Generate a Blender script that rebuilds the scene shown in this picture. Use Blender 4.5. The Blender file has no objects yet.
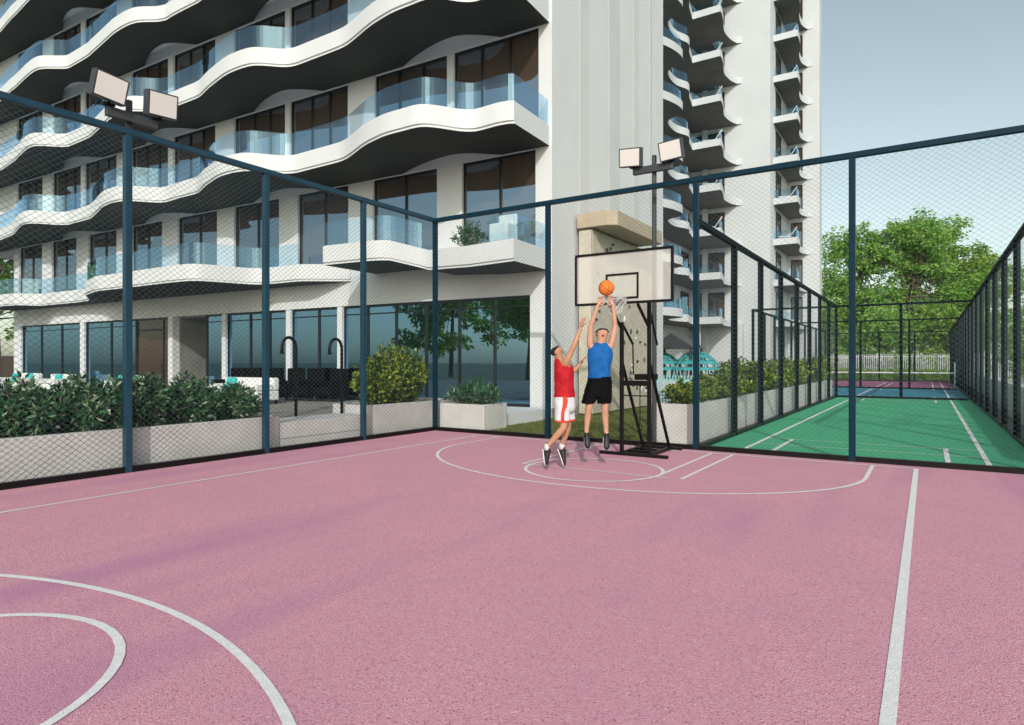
import bpy, bmesh, math, random
from mathutils import Vector, Matrix, noise
R_ = math.radians
random.seed(7)
sc = bpy.context.scene
col = sc.collection

# ------------------------------------------------------------------ materials
def nt(name):
    m = bpy.data.materials.new(name); m.use_nodes = True
    t = m.node_tree; t.nodes.clear()
    return m, t, t.nodes.new('ShaderNodeOutputMaterial')
def nd(t, typ, **k):
    n = t.nodes.new(typ)
    for a, v in k.items():
        if a in n.inputs: n.inputs[a].default_value = v
        else: setattr(n, a, v)
    return n
def ramp(t, fac, stops):
    r = t.nodes.new('ShaderNodeValToRGB'); e = r.color_ramp.elements
    e[0].position, e[0].color = stops[0][0], (*stops[0][1], 1)
    e[1].position, e[1].color = stops[1][0], (*stops[1][1], 1)
    for p, c in stops[2:]:
        x = e.new(p); x.color = (*c, 1)
    t.links.new(fac, r.inputs[0]); return r
def sc_(c, k): return tuple(min(1, x * k) for x in c)
def mat(name, c, rough=.7, metal=0, var=.12, scale=3, bump=.0, bscale=60, ior=1.45, coat=0, c2=None):
    """plain painted / cast surface: base colour broken up by two octaves of noise, optional fine bump"""
    m, t, o = nt(name)
    p = nd(t, 'ShaderNodeBsdfPrincipled', Roughness=rough, Metallic=metal, IOR=ior)
    p.inputs['Coat Weight'].default_value = coat
    tc = nd(t, 'ShaderNodeTexCoord')
    n = nd(t, 'ShaderNodeTexNoise', Scale=scale, Detail=6.0, Roughness=.6)
    t.links.new(tc.outputs['Object'], n.inputs['Vector'])
    r = ramp(t, n.outputs['Fac'], [(.3, sc_(c, 1 - var)), (.7, c2 or sc_(c, 1 + var))])
    t.links.new(r.outputs[0], p.inputs['Base Color'])
    if bump:
        b = nd(t, 'ShaderNodeTexNoise', Scale=bscale, Detail=3.0)
        t.links.new(tc.outputs['Object'], b.inputs['Vector'])
        bu = nd(t, 'ShaderNodeBump', Strength=bump, Distance=.02)
        t.links.new(b.outputs['Fac'], bu.inputs['Height']); t.links.new(bu.outputs[0], p.inputs['Normal'])
    t.links.new(p.outputs[0], o.inputs[0]); return m

def rubber(name, base, dark, light, wear_shade):
    m, t, o = nt(name)
    p = nd(t, 'ShaderNodeBsdfPrincipled', Roughness=.75); p.inputs['Specular IOR Level'].default_value = .3
    tc = nd(t, 'ShaderNodeTexCoord'); L = t.links.new; O = tc.outputs['Object']
    v = nd(t, 'ShaderNodeTexVoronoi', Scale=125.0); L(O, v.inputs['Vector'])
    cr = nd(t, 'ShaderNodeSeparateColor'); L(v.outputs['Color'], cr.inputs[0])
    g = ramp(t, cr.outputs[0], [(.0, dark), (.15, base), (.82, base), (1, light)])
    n2 = nd(t, 'ShaderNodeTexNoise', Scale=.9, Detail=5.0, Roughness=.65); L(O, n2.inputs['Vector'])
    f2 = ramp(t, n2.outputs['Fac'], [(.35, (0, 0, 0)), (.72, (.35, .35, .35))])
    mx = nd(t, 'ShaderNodeMix', data_type='RGBA'); L(f2.outputs[0], mx.inputs['Factor'])
    L(g.outputs[0], mx.inputs[6]); mx.inputs[7].default_value = (*wear_shade, 1)
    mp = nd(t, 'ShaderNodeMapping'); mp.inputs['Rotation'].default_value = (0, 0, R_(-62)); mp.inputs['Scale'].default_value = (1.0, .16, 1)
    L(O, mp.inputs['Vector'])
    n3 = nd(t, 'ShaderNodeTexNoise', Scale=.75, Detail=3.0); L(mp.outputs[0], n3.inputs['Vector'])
    f3 = ramp(t, n3.outputs['Fac'], [(.53, (0, 0, 0)), (.75, (.65, .65, .65))])  # long bands of shade painted into the floor colour with stretched noise
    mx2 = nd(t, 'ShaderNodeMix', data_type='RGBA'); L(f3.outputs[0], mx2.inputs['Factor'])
    L(mx.outputs[2], mx2.inputs[6]); mx2.inputs[7].default_value = (wear_shade[0]*.78, wear_shade[1]*.72, wear_shade[2]*.95, 1)
    L(mx2.outputs[2], p.inputs['Base Color'])
    v2 = nd(t, 'ShaderNodeTexVoronoi', Scale=110.0); L(O, v2.inputs['Vector'])
    n4 = nd(t, 'ShaderNodeTexNoise', Scale=130.0, Detail=2.0); L(O, n4.inputs['Vector'])
    ad = nd(t, 'ShaderNodeMath', operation='ADD'); L(v2.outputs['Distance'], ad.inputs[0]); L(n4.outputs['Fac'], ad.inputs[1])
    bu = nd(t, 'ShaderNodeBump', Strength=.55, Distance=.006); L(ad.outputs[0], bu.inputs['Height']); L(bu.outputs[0], p.inputs['Normal'])
    L(p.outputs[0], o.inputs[0]); return m

def leaf_mat(name, stops, rough=.45, trans=.3):
    m, t, o = nt(name); L = t.links.new
    g = nd(t, 'ShaderNodeNewGeometry')
    r = ramp(t, g.outputs['Random Per Island'], stops)
    p = nd(t, 'ShaderNodeBsdfPrincipled', Roughness=rough); L(r.outputs[0], p.inputs['Base Color'])
    p.inputs['Specular IOR Level'].default_value = .35
    tr = nd(t, 'ShaderNodeBsdfTranslucent'); L(r.outputs[0], tr.inputs[0])
    mx = nd(t, 'ShaderNodeMixShader'); mx.inputs[0].default_value = trans
    L(p.outputs[0], mx.inputs[1]); L(tr.outputs[0], mx.inputs[2]); L(mx.outputs[0], o.inputs[0]); return m

def glass_mat(name, tint, ior=1.5, extra=.05, rough=.0, haze=0, hazec=(.8, .8, .78), gc=(.9, .95, 1)):
    m, t, o = nt(name); L = t.links.new
    tr = nd(t, 'ShaderNodeBsdfTransparent', Color=(*tint, 1))
    last = tr.outputs[0]
    if haze:
        df = nd(t, 'ShaderNodeBsdfDiffuse', Color=(*hazec, 1))
        mh = nd(t, 'ShaderNodeMixShader'); mh.inputs[0].default_value = haze
        L(last, mh.inputs[1]); L(df.outputs[0], mh.inputs[2]); last = mh.outputs[0]
    gl = nd(t, 'ShaderNodeBsdfGlossy', Roughness=rough, Color=(*gc, 1))
    lw = nd(t, 'ShaderNodeLayerWeight', Blend=.5)
    pw = nd(t, 'ShaderNodeMath', operation='POWER'); L(lw.outputs['Facing'], pw.inputs[0]); pw.inputs[1].default_value = 3.5
    ad = nd(t, 'ShaderNodeMath', operation='MULTIPLY_ADD', use_clamp=True); L(pw.outputs[0], ad.inputs[0]); ad.inputs[1].default_value = .75; ad.inputs[2].default_value = extra
    mx = nd(t, 'ShaderNodeMixShader'); L(ad.outputs[0], mx.inputs[0]); L(last, mx.inputs[1]); L(gl.outputs[0], mx.inputs[2])
    L(mx.outputs[0], o.inputs[0]); return m

M = {}
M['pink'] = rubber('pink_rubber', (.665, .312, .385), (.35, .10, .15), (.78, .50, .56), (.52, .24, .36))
M['green'] = rubber('green_rubber', (.07, .42, .22), (.03, .27, .13), (.13, .50, .30), (.06, .36, .20))
M['blue'] = rubber('blue_rubber', (.05, .25, .36), (.02, .15, .24), (.09, .33, .44), (.05, .22, .32))
M['purple'] = rubber('purple_rubber', (.36, .13, .24), (.20, .06, .14), (.45, .2, .32), (.3, .11, .22))
M['line'] = mat('line_paint', (.80, .78, .785), .65, var=.10, scale=22, bump=.4, bscale=130)
M['stucco'] = mat('white_stucco', (.645, .66, .675), .85, var=.035, scale=.8, bump=.1, bscale=90)
M['stucco_b'] = mat('stucco_rib_shade', (.60, .61, .62), .85, var=.04, scale=.8)
M['stucco_c'] = mat('stucco_rib_shade_dark', (.565, .585, .595), .85, var=.04, scale=.8)  # both greyer stuccos stand in for shading along the side wall
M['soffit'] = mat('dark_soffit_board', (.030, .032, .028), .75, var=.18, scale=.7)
M['towerw'] = mat('tower_stucco', (.575, .60, .625), .85, var=.04, scale=.4)
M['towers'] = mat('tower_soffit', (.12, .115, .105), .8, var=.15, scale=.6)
M['frame'] = mat('black_frame', (.012, .012, .013), .4, var=.1)
M['pane'] = mat('brown_tinted_glass', (.085, .058, .043), .02, var=.1, scale=.5, ior=3.6)
for n_ in M['pane'].node_tree.nodes:
    if n_.type == 'BSDF_PRINCIPLED': n_.inputs['Specular Tint'].default_value = (.5, .78, 1, 1)
M['bronze'] = mat('bronze_glass', (.055, .033, .023), .08, var=.1, scale=.5, ior=1.6)
M['rail'] = glass_mat('balcony_glass', (.86, .94, .98), 1.55, .07, gc=(.55, .80, 1))
M['gglass'] = glass_mat('terrace_glass', (.42, .41, .38), 2.0, .42, gc=(.38, .70, 1))
M['board'] = glass_mat('acrylic_board', (.95, .95, .93), 1.45, .02, .1, .30, (.80, .77, .74))
M['steel'] = mat('blue_grey_painted_steel', (.008, .042, .072), .38, metal=0, var=.15, scale=5, ior=1.45)
M['steel_b'] = mat('shaded_blue_grey_steel', (.004, .024, .042), .45, var=.15, scale=5)  # same fence steel, the far fence's shade put into a darker colour
M['steel_b'].node_tree.nodes['Principled BSDF'].inputs['Specular IOR Level'].default_value = .15
M['weave'] = mat('black_woven_rattan', (.004, .004, .004), .95, var=.3, scale=30)
M['weave'].node_tree.nodes['Principled BSDF'].inputs['Specular IOR Level'].default_value = .15
M['dsteel'] = mat('black_painted_steel', (.003, .008, .011), .6, var=.15, scale=5)
M['wire'] = mat('dark_galvanised_wire', (.06, .10, .12), .45, metal=.4, var=.1)
M['wire2'] = mat('grey_galvanised_wire', (.11, .14, .155), .5, metal=.2, var=.1)
M['black'] = mat('black_steel', (.006, .005, .006), .42, var=.2, scale=6)
M['black'].node_tree.nodes['Principled BSDF'].inputs['Specular IOR Level'].default_value = .25
M['darkgrey'] = mat('charcoal_steel', (.045, .048, .055), .45, var=.15)
M['lens'] = mat('lamp_lens', (.52, .49, .46), .35, var=.03)
for n_ in M['lens'].node_tree.nodes:
    if n_.type == 'BSDF_PRINCIPLED': n_.inputs['Emission Color'].default_value = (1, .93, .86, 1); n_.inputs['Emission Strength'].default_value = .2
M['conc'] = mat('pale_concrete', (.56, .545, .535), .85, var=.10, scale=2.2, bump=.25, bscale=40)
M['pave'] = mat('grey_paving', (.24, .225, .205), .85, var=.14, scale=1.5, bump=.15)
M['earth'] = mat('soil', (.06, .045, .03), .95, var=.3, scale=9, bump=.6, bscale=30)
M['lawn'] = mat('lawn_turf', (.15, .17, .04), .95, var=.3, scale=2.5, bump=.6, bscale=60)
M['wood'] = mat('light_wood_panel', (.43, .35, .26), .6, var=.10, scale=2.0)
M['climb'] = mat('sand_textured_panel', (.50, .46, .38), .9, var=.13, scale=4, bump=.5, bscale=30)
M['hold'] = mat('dark_hold', (.06, .075, .06), .6, var=.4)
M['holdl'] = mat('pale_hold', (.6, .6, .58), .6, var=.2)
M['bark'] = mat('bark', (.15, .12, .09), .9, var=.3, scale=6, bump=.4)
M['sofa'] = mat('white_cushion_fabric', (.70, .70, .69), .9, var=.05)
M['teal'] = mat('turquoise_fabric', (.03, .45, .43), .8, var=.1)
M['tealp'] = mat('teal_plastic', (.05, .34, .36), .4, var=.15)
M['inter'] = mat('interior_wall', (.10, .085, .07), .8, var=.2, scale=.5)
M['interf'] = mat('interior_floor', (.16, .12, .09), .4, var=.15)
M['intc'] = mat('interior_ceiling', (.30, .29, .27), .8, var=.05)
M['oak'] = mat('orange_oak', (.42, .21, .07), .5, var=.15, scale=2)
M['curt'] = mat('pale_curtain', (.42, .44, .44), .9, var=.12, scale=3)
M['stone'] = mat('grey_cladding', (.20, .20, .195), .8, var=.25, scale=1.3)
M['skin'] = mat('skin', (.52, .27, .185), .5, var=.07, scale=6)
M['skin2'] = mat('skin_tanned', (.45, .235, .14), .5, var=.07, scale=6)
M['hair'] = mat('black_hair', (.012, .010, .009), .5, var=.3, scale=30, bump=.6)
M['bshirt'] = mat('blue_jersey', (.012, .105, .34), .75, var=.2, scale=9, bump=.5, bscale=14)
M['rshirt'] = mat('red_jersey', (.42, .016, .024), .75, var=.2, scale=9, bump=.5, bscale=14)
M['bshort'] = mat('black_shorts', (.003, .003, .004), .8, var=.3, scale=9, bump=.5, bscale=14)
M['wshort'] = mat('white_shorts', (.60, .60, .62), .8, var=.06, scale=9, bump=.5, bscale=14)
M['orangered'] = mat('red_trim', (.62, .06, .04), .75, var=.1)
for k_ in ('bshirt', 'rshirt', 'bshort', 'wshort', 'orangered'):
    if k_ in M: M[k_].node_tree.nodes['Principled BSDF'].inputs['Specular IOR Level'].default_value = .12
M['shoe'] = mat('black_shoe', (.014, .014, .016), .5, var=.3)
M['sole'] = mat('white_sole', (.6, .6, .62), .5, var=.1)
M['mouth'] = mat('mouth_dark', (.10, .015, .015), .5)
M['ball'] = mat('orange_leather', (.78, .20, .03), .55, var=.08, scale=8, bump=.5, bscale=220)
M['rim'] = mat('grey_rim', (.40, .40, .40), .45, var=.1)
M['net'] = mat('white_cord', (.7, .7, .7), .8)
M['cyan'] = mat('pale_cyan_paint', (.35, .62, .66), .5)
M['far'] = mat('far_ground', (.13, .14, .09), .95, var=.3, scale=.15)
M['brownf'] = mat('brown_timber', (.06, .04, .03), .8, var=.25)
M['L_tree'] = leaf_mat('bamboo_leaf', [(0, (.09, .25, .035)), (.35, (.22, .46, .08)), (.75, (.38, .62, .13)), (1, (.55, .68, .24))], trans=.5)
M['L_tree2'] = leaf_mat('broad_leaf', [(0, (.09, .24, .03)), (.5, (.28, .48, .07)), (1, (.52, .62, .15))], trans=.5)
M['L_dark'] = leaf_mat('dark_shrub_leaf', [(0, (.010, .045, .022)), (.45, (.03, .11, .045)), (.75, (.10, .23, .09)), (.9, (.22, .32, .17)), (1, (.50, .52, .40))], trans=.15)
M['L_lime'] = leaf_mat('lime_shrub_leaf', [(0, (.02, .06, .012)), (.4, (.06, .14, .02)), (.7, (.28, .38, .045)), (1, (.56, .60, .10))], trans=.4)
M['L_mid'] = leaf_mat('broad_glossy_leaf', [(0, (.015, .06, .03)), (.6, (.04, .12, .06)), (1, (.13, .24, .16))], rough=.3, trans=.15)
M['blade'] = leaf_mat('grass_blade', [(0, (.06, .09, .015)), (.6, (.14, .17, .035)), (1, (.26, .25, .08))], trans=.3)

# ------------------------------------------------------------------ mesh builder
class MB:
    def __init__(s): s.v = []; s.f = []; s.m = []
    def add(s, vs, fs, mi=0):
        b = len(s.v); s.v += [tuple(v) for v in vs]
        for f in fs: s.f.append(tuple(b + i for i in f)); s.m.append(mi)
    def box(s, x0, x1, y0, y1, z0, z1, mi=0, M4=None, bot=None):
        vs = [Vector(p) for p in ((x0,y0,z0),(x1,y0,z0),(x1,y1,z0),(x0,y1,z0),(x0,y0,z1),(x1,y0,z1),(x1,y1,z1),(x0,y1,z1))]
        if M4: vs = [M4 @ v for v in vs]
        s.add(vs, [(4,5,6,7),(0,1,5,4),(1,2,6,5),(2,3,7,6),(3,0,4,7)], mi)
        b = len(s.v) - 8; s.f.append((b+3,b+2,b+1,b)); s.m.append(mi if bot is None else bot)
    def bar(s, a, b, w=.05, h=None, mi=0, roll=0):
        """square bar between two points"""
        a, b = Vector(a), Vector(b); h = h or w
        d = (b - a).normalized(); up = Vector((0, 0, 1)) if abs(d.z) < .95 else Vector((0, 1, 0))
        x = d.cross(up).normalized(); y = x.cross(d).normalized()
        vs = []
        for p in (a, b):
            for i, j in ((-1,-1),(1,-1),(1,1),(-1,1)): vs.append(p + x*i*w/2 + y*j*h/2)
        s.add(vs, [(0,1,2,3),(7,6,5,4),(0,4,5,1),(1,5,6,2),(2,6,7,3),(3,7,4,0)], mi)
    def tube(s, pts, r, n=8, mi=0, cap=True):
        pts = [Vector(p) for p in pts]; rs = r if isinstance(r, (list, tuple)) else [r]*len(pts)
        base = len(s.v); px = None
        for i, p in enumerate(pts):
            d = (pts[min(i+1, len(pts)-1)] - pts[max(i-1, 0)]).normalized()
            if px is None:
                u = Vector((0, 0, 1)) if abs(d.z) < .9 else Vector((1, 0, 0)); px = d.cross(u).normalized()
            px = (px - d * px.dot(d)).normalized(); py = d.cross(px)
            for k in range(n):
                a = 2*math.pi*k/n; s.v.append(tuple(p + (px*math.cos(a) + py*math.sin(a))*rs[i]))
        for i in range(len(pts)-1):
            for k in range(n):
                a, b = base+i*n+k, base+i*n+(k+1) % n
                s.f.append((a, b, b+n, a+n)); s.m.append(mi)
        if cap:
            s.f.append(tuple(base+k for k in range(n))[::-1]); s.m.append(mi)
            e = base+(len(pts)-1)*n; s.f.append(tuple(e+k for k in range(n))); s.m.append(mi)
    def loft(s, rings, n=20, mi=0, mf=None, cap=True, wob=0):
        """rings: (cx,cy,cz,rx,ry[,tiltx,tilty]) horizontal ellipses"""
        base = len(s.v)
        for i, r in enumerate(rings):
            cx, cy, cz, rx, ry = r[:5]; tx = r[5] if len(r) > 5 else 0
            for k in range(n):
                a = 2*math.pi*k/n
                q = 1 + wob*noise.noise(Vector((math.cos(a)*2+cx*9, math.sin(a)*2, cz*7)))
                s.v.append((cx+rx*q*math.cos(a), cy+ry*q*math.sin(a), cz + tx*math.cos(a)))
        for i in range(len(rings)-1):
            for k in range(n):
                a, b = base+i*n+k, base+i*n+(k+1) % n
                s.f.append((a, b, b+n, a+n)); s.m.append(mf(i, k) if mf else mi)
        if cap:
            s.f.append(tuple(base+k for k in range(n))[::-1]); s.m.append(mi)
            e = base+(len(rings)-1)*n; s.f.append(tuple(e+k for k in range(n))); s.m.append(mi)
    def prism(s, poly, z0, z1, mi=0, bot=None):
        n = len(poly); vs = [(x, y, z0) for x, y in poly]+[(x, y, z1) for x, y in poly]
        s.add(vs, [tuple(range(n, 2*n))]+[(i, (i+1) % n, n+(i+1) % n, n+i) for i in range(n)], mi)
        b = len(s.v)-2*n; s.f.append(tuple(b+i for i in range(n))[::-1]); s.m.append(mi if bot is None else bot)
    def sphere(s, c, r, n=16, m=10, mi=0):
        c = Vector(c); r = Vector(r) if not isinstance(r, (int, float)) else Vector((r, r, r))
        rings = []
        base = len(s.v)
        for i in range(1, m):
            th = math.pi*i/m
            for k in range(n):
                a = 2*math.pi*k/n
                s.v.append((c.x+r.x*math.sin(th)*math.cos(a), c.y+r.y*math.sin(th)*math.sin(a), c.z+r.z*math.cos(th)))
        for i in range(m-2):
            for k in range(n):
                a, b = base+i*n+k, base+i*n+(k+1) % n
                s.f.append((a, a+n, b+n, b)); s.m.append(mi)
        t = len(s.v); s.v.append((c.x, c.y, c.z+r.z)); s.v.append((c.x, c.y, c.z-r.z))
        for k in range(n):
            s.f.append((t, base+k, base+(k+1) % n)); s.m.append(mi)
            e = base+(m-2)*n; s.f.append((t+1, e+(k+1) % n, e+k)); s.m.append(mi)
    def build(s, name, mats, parent=None, smooth=False, bevel=0, loc=None):
        me = bpy.data.meshes.new(name); me.from_pydata(s.v, [], s.f)
        if not isinstance(mats, (list, tuple)): mats = [mats]
        for m in mats: me.materials.append(m)
        if len(mats) > 1: me.polygons.foreach_set('material_index', s.m)
        if smooth: me.polygons.foreach_set('use_smooth', [True]*len(s.f))
        me.update()
        o = bpy.data.objects.new(name, me); col.objects.link(o); o.parent = parent
        if loc: o.location = loc
        if bevel:
            b = o.modifiers.new('b', 'BEVEL'); b.width = bevel; b.segments = 2; b.limit_method = 'ANGLE'
        return o
def tag(o, label, cat, group=None):
    o['label'] = label; o['category'] = cat
    if group: o['group'] = group
    return o
def root(name, label, cat, loc=(0, 0, 0), rz=0, group=None):
    o = bpy.data.objects.new(name, None); col.objects.link(o); o.location = loc; o.rotation_euler = (0, 0, rz)
    o.empty_display_size = .2
    return tag(o, label, cat, group)
def struct(o): o['kind'] = 'structure'; return o
def kids(o): return [c for c in bpy.data.objects if c.parent == o]
def dup(o, loc=None, rz=None, label=None, scale=None):
    def cp(x, par):
        c = x.copy(); col.objects.link(c); c.parent = par
        for k in kids(x): cp(k, c)
        return c
    r = cp(o, None)
    if loc is not None: r.location = loc
    if rz is not None: r.rotation_euler = (0, 0, rz)
    if scale: r.scale = scale if isinstance(scale, tuple) else (scale,)*3
    if label: r['label'] = label
    return r

# ------------------------------------------------------------------ world, sun, camera
YAW = math.atan(416/640)
SUN_EL = R_(28)
sd = Vector((.60, -1.0, 0)).normalized()           # horizontal direction towards the sun
w = bpy.data.worlds.new('World'); sc.world = w; w.use_nodes = True
t = w.node_tree; bg = t.nodes['Background']
sky = t.nodes.new('ShaderNodeTexSky'); sky.sky_type = 'NISHITA'; sky.sun_disc = False
sky.sun_elevation = SUN_EL; sky.sun_rotation = math.atan2(sd.x, sd.y)
sky.air_density = 1.0; sky.dust_density = 1.6; sky.ozone_density = 1.0
hs = t.nodes.new('ShaderNodeHueSaturation'); hs.inputs['Saturation'].default_value = .62
t.links.new(sky.outputs[0], hs.inputs['Color']); mxs = t.nodes.new('ShaderNodeMix'); mxs.data_type = 'RGBA'; mxs.blend_type = 'MULTIPLY'; mxs.inputs['Factor'].default_value = 1
mxs.inputs[7].default_value = (.98, 1.02, .90, 1); t.links.new(hs.outputs[0], mxs.inputs[6]); t.links.new(mxs.outputs[2], bg.inputs[0])
bg.inputs[1].default_value = .15
sl = bpy.data.lights.new('sun', 'SUN'); sl.energy = 2.0; sl.angle = R_(.6); sl.color = (1, .965, .92)
so = bpy.data.objects.new('sun', sl); col.objects.link(so)
dvec = Vector((sd.x*math.cos(SUN_EL), sd.y*math.cos(SUN_EL), math.sin(SUN_EL)))
so.rotation_euler = dvec.to_track_quat('Z', 'Y').to_euler(); so.location = dvec*60
cam = bpy.data.cameras.new('camera'); co = bpy.data.objects.new('camera', cam); col.objects.link(co)
co.location = (0, 0, 1.6); co.rotation_euler = (R_(90), 0, YAW)
cam.sensor_width = 36; cam.lens = 640/1024*36; cam.clip_end = 3000; cam.clip_start = .05
sc.camera = co
sc.view_settings.view_transform = 'Standard'; sc.view_settings.look = 'None'
sc.view_settings.exposure = 0.26
sc.cycles.transparent_max_bounces = 24; sc.view_settings.gamma = 1

# ------------------------------------------------------------------ ground and courts
def sheet(name, x0, x1, y0, y1, z, m, th=.03):
    b = MB(); b.box(x0, x1, y0, y1, z-th, z); return struct(b.build(name, m))
b = MB(); b.add([(-900,-900,-.06),(900,-900,-.06),(900,1400,-.06),(-900,1400,-.06)], [(0,1,2,3)])
struct(b.build('ground', M['far']))
XL, YB, XC, XR, HF, HC = -9.77, 11.70, -3.57, 1.57, 5.0, 4.24
sheet('pavement', -12, 12, -14, 90, -.03, M['pave'])
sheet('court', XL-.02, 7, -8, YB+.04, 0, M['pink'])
sheet('green_court', XC-.02, XR+.02, YB+.05, 33.0, 0, M['green'])
sheet('blue_court', -7.2, XR+.02, 33.02, 45.6, 0, M['blue'])
sheet('purple_court', -7.2, XR+.02, 45.62, 64, 0, M['purple'])
sheet('lawn', -8.93, -4.72, YB+.05, 34, .01, M['lawn'])

def strip(b, pts, wdt, z=.004, closed=False):
    n = len(pts); vs = []
    for i, p in enumerate(pts):
        p = Vector(p)
        if closed: a, c = Vector(pts[i-1]), Vector(pts[(i+1) % n])
        else: a, c = Vector(pts[max(i-1, 0)]), Vector(pts[min(i+1, n-1)])
        d = (c-a).normalized(); q = Vector((-d.y, d.x))*wdt/2
        vs += [(p.x+q.x, p.y+q.y, z), (p.x-q.x, p.y-q.y, z)]
    fs = [(2*i, 2*i+1, 2*i+3, 2*i+2) for i in range(n-1)]
    if closed: fs.append((2*n-2, 2*n-1, 1, 0))
    b.add(vs, fs)
b = MB(); W = .055; CX = -4.21
Y1 = 11.38; Y0 = 9.6-Y1
xs, xe = -8.28, -.15
strip(b, [(xe, Y0), (xe, Y1)], W+.01); strip(b, [(xs, Y0), (xs, Y1)], .05)
strip(b, [(xs+.03, Y1), (xe-.035, Y1)], .05, .0045); strip(b, [(xs+.03, Y0), (xe-.035, Y0)], .05, .0045)
for sg in (0, 1):
    fy = (lambda y: y) if sg == 0 else (lambda y: 9.6-y)
    pts = [(CX+3.49, fy(Y1-.03)), (CX+3.49, fy(10.6))]
    for k in range(0, 61):
        a = math.pi*k/60; pts.append((CX+3.49*math.cos(a), fy(10.1-2.75*math.sin(a))))
    pts += [(CX-3.49, fy(10.6)), (CX-3.49, fy(Y1-.03))]
    strip(b, pts, .052, .005)
    strip(b, [(CX+1.02*math.cos(2*math.pi*k/48), fy(8.72)+1.02*math.sin(2*math.pi*k/48)) for k in range(48)], .052, .0055, True)
    strip(b, [(CX-1.17, fy(Y1-.03)), (CX-1.17, fy(8.6))], .05, .005)
    strip(b, [(CX+1.02, fy(Y1-.03)), (CX+1.02, fy(8.6))], .05, .005)
    strip(b, [(CX+1.38, fy(Y1-.03)), (CX+1.38, fy(8.6))], .05, .005)
    strip(b, [(CX-1.17, fy(8.57)), (CX+1.2, fy(8.57))], .04, .006)
struct(b.build('court_markings', M['line']))
b = MB()
for y0, y1 in ((12.2, 32.6), (33.5, 45.2)):
    strip(b, [(.80, y0), (.80, y1)], .075); strip(b, [(-2.85, y0), (-2.85, y1)], .075)
    for ya, yb in ((y0, y0+2.1), (y1-2.1, y1)):
        strip(b, [(.27, ya), (.27, yb)], .075); strip(b, [(-2.36, ya), (-2.36, yb)], .075)
    for yy in (y0+2.12, y0+1.1, y1-2.12, y1-1.1):
        strip(b, [(-2.81, yy), (.76, yy)], .035, .005)
for x in (.8, .27, -2.36, -2.85): strip(b, [(x, 46.2), (x, 60)], .08)
strip(b, [(-6.5, 47.5), (1.2, 47.5)], .05, .005)
struct(b.build('badminton_markings', M['line']))
# terrace slab around the building
b = MB(); b.box(-60, -8.92, 12.95, 34, -.05, .30); b.box(-60, -11.05, -8, 12.95, -.05, .30)
struct(b.build('terrace', [M['pave']]))
b = MB(); b.box(-14, -8.9, 12.9, 15.75, -.04, .305); struct(b.build('terrace_kerb', M['stucco']))

# ------------------------------------------------------------------ fences
def wires(b, P, U, L, z0, z1, r=.0026, dw=.105, dh=.082, nrm=None):
    """two families of straight diagonal wires clipped to a panel starting at P, along unit vector U"""
    P = Vector(P); U = Vector(U).normalized(); N = Vector((-U.y, U.x, 0)); H = z1-z0; k = dw/dh
    for sgn in (1, -1):
        c = -H*k if sgn > 0 else 0
        end = L if sgn > 0 else L+H*k
        while c < end:
            # x = c + sgn*k*z  (z from 0..H)
            za, zb = 0, H
            for lim in (0, L):
                pass
            x = lambda z: c+sgn*k*z
            lo, hi = 0, H
            if sgn > 0:
                lo = max(0, (0-c)/k); hi = min(H, (L-c)/k)
            else:
                lo = max(0, (c-L)/k); hi = min(H, c/k)
            if hi-lo > .02:
                a = P+U*x(lo)+Vector((0, 0, z0+lo))+N*sgn*r; e = P+U*x(hi)+Vector((0, 0, z0+hi))+N*sgn*r
                d = (e-a).normalized(); q = d.cross(N).normalized()
                vs = []
                for p in (a, e):
                    for g in range(3):
                        an = 2*math.pi*g/3+.5; vs.append(p+(q*math.cos(an)+N*math.sin(an))*r)
                b.add(vs, [(0,1,4,3),(1,2,5,4),(2,0,3,5)])
            c += dw
def fence(name, label, A, Bp, stops, H, pw=.095, r=.0026, sm='steel', wm='wire', skip=(), dw=.105, dh=.082, endposts=True):
    """A->B in plan; stops = distances of posts from A"""
    A, Bp = Vector((*A, 0)), Vector((*Bp, 0)); U = (Bp-A).normalized(); L = (Bp-A).length
    rz = math.atan2(U.y, U.x)
    o = root(name, label, 'fence', A, rz, 'black framed wire mesh court fences')
    for s_ in stops:
        q = MB(); q.box(s_-pw/2, s_+pw/2, -pw/2, pw/2, 0, H-.09); q.build('post', M[sm], o, bevel=.006)
    q = MB(); q.box(-pw/2, L+pw/2, -pw/2-.002, pw/2+.002, H-.09, H); q.build('top_rail', M[sm], o, bevel=.006)
    q = MB(); q.box(pw/2, L-pw/2, -pw/2+.004, pw/2-.004, .0, .085); q.build('bottom_rail', M['black'], o)
    q = MB(); wires(q, (pw/2, 0, 0), (1, 0, 0), L-pw, .085, H-.09, r, dw, dh); q.build('wire_mesh', M[wm], o)
    return o
st = [0.0 + (YB-y) for y in (9.4, 7.08, 4.76, 2.44, .12, -2.2)]
fence('mesh_fence', 'tall blue-grey mesh fence along the left side of the pink court', (XL, YB), (XL, -4.5), st, HF)
fence('mesh_fence', 'tall mesh fence across the far end of the pink court behind the basketball hoop', (XL, YB), (6.7, YB), [0, 3.07, 6.20, 8.74, 11.34, 13.9, 16.4], HF, r=.0016, sm='steel_b', wm='wire2')
cs = [2.65*k for k in range(1, 21)]
M['dsteel'].node_tree.nodes['Principled BSDF'].inputs['Specular IOR Level'].default_value = .08
KW = dict(pw=.12, sm='dsteel', wm='wire2')
fence('mesh_fence', 'long lower mesh fence on the left of the green court beside the leafy planter wall', (XC, YB+.1), (XC, 33.0), cs[:8], HC, r=.0009, **KW)
fence('mesh_fence', 'long lower mesh fence along the right side of the green court', (XR, YB+.1), (XR, 64.7), cs, HC, r=.0009, **KW)
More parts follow.
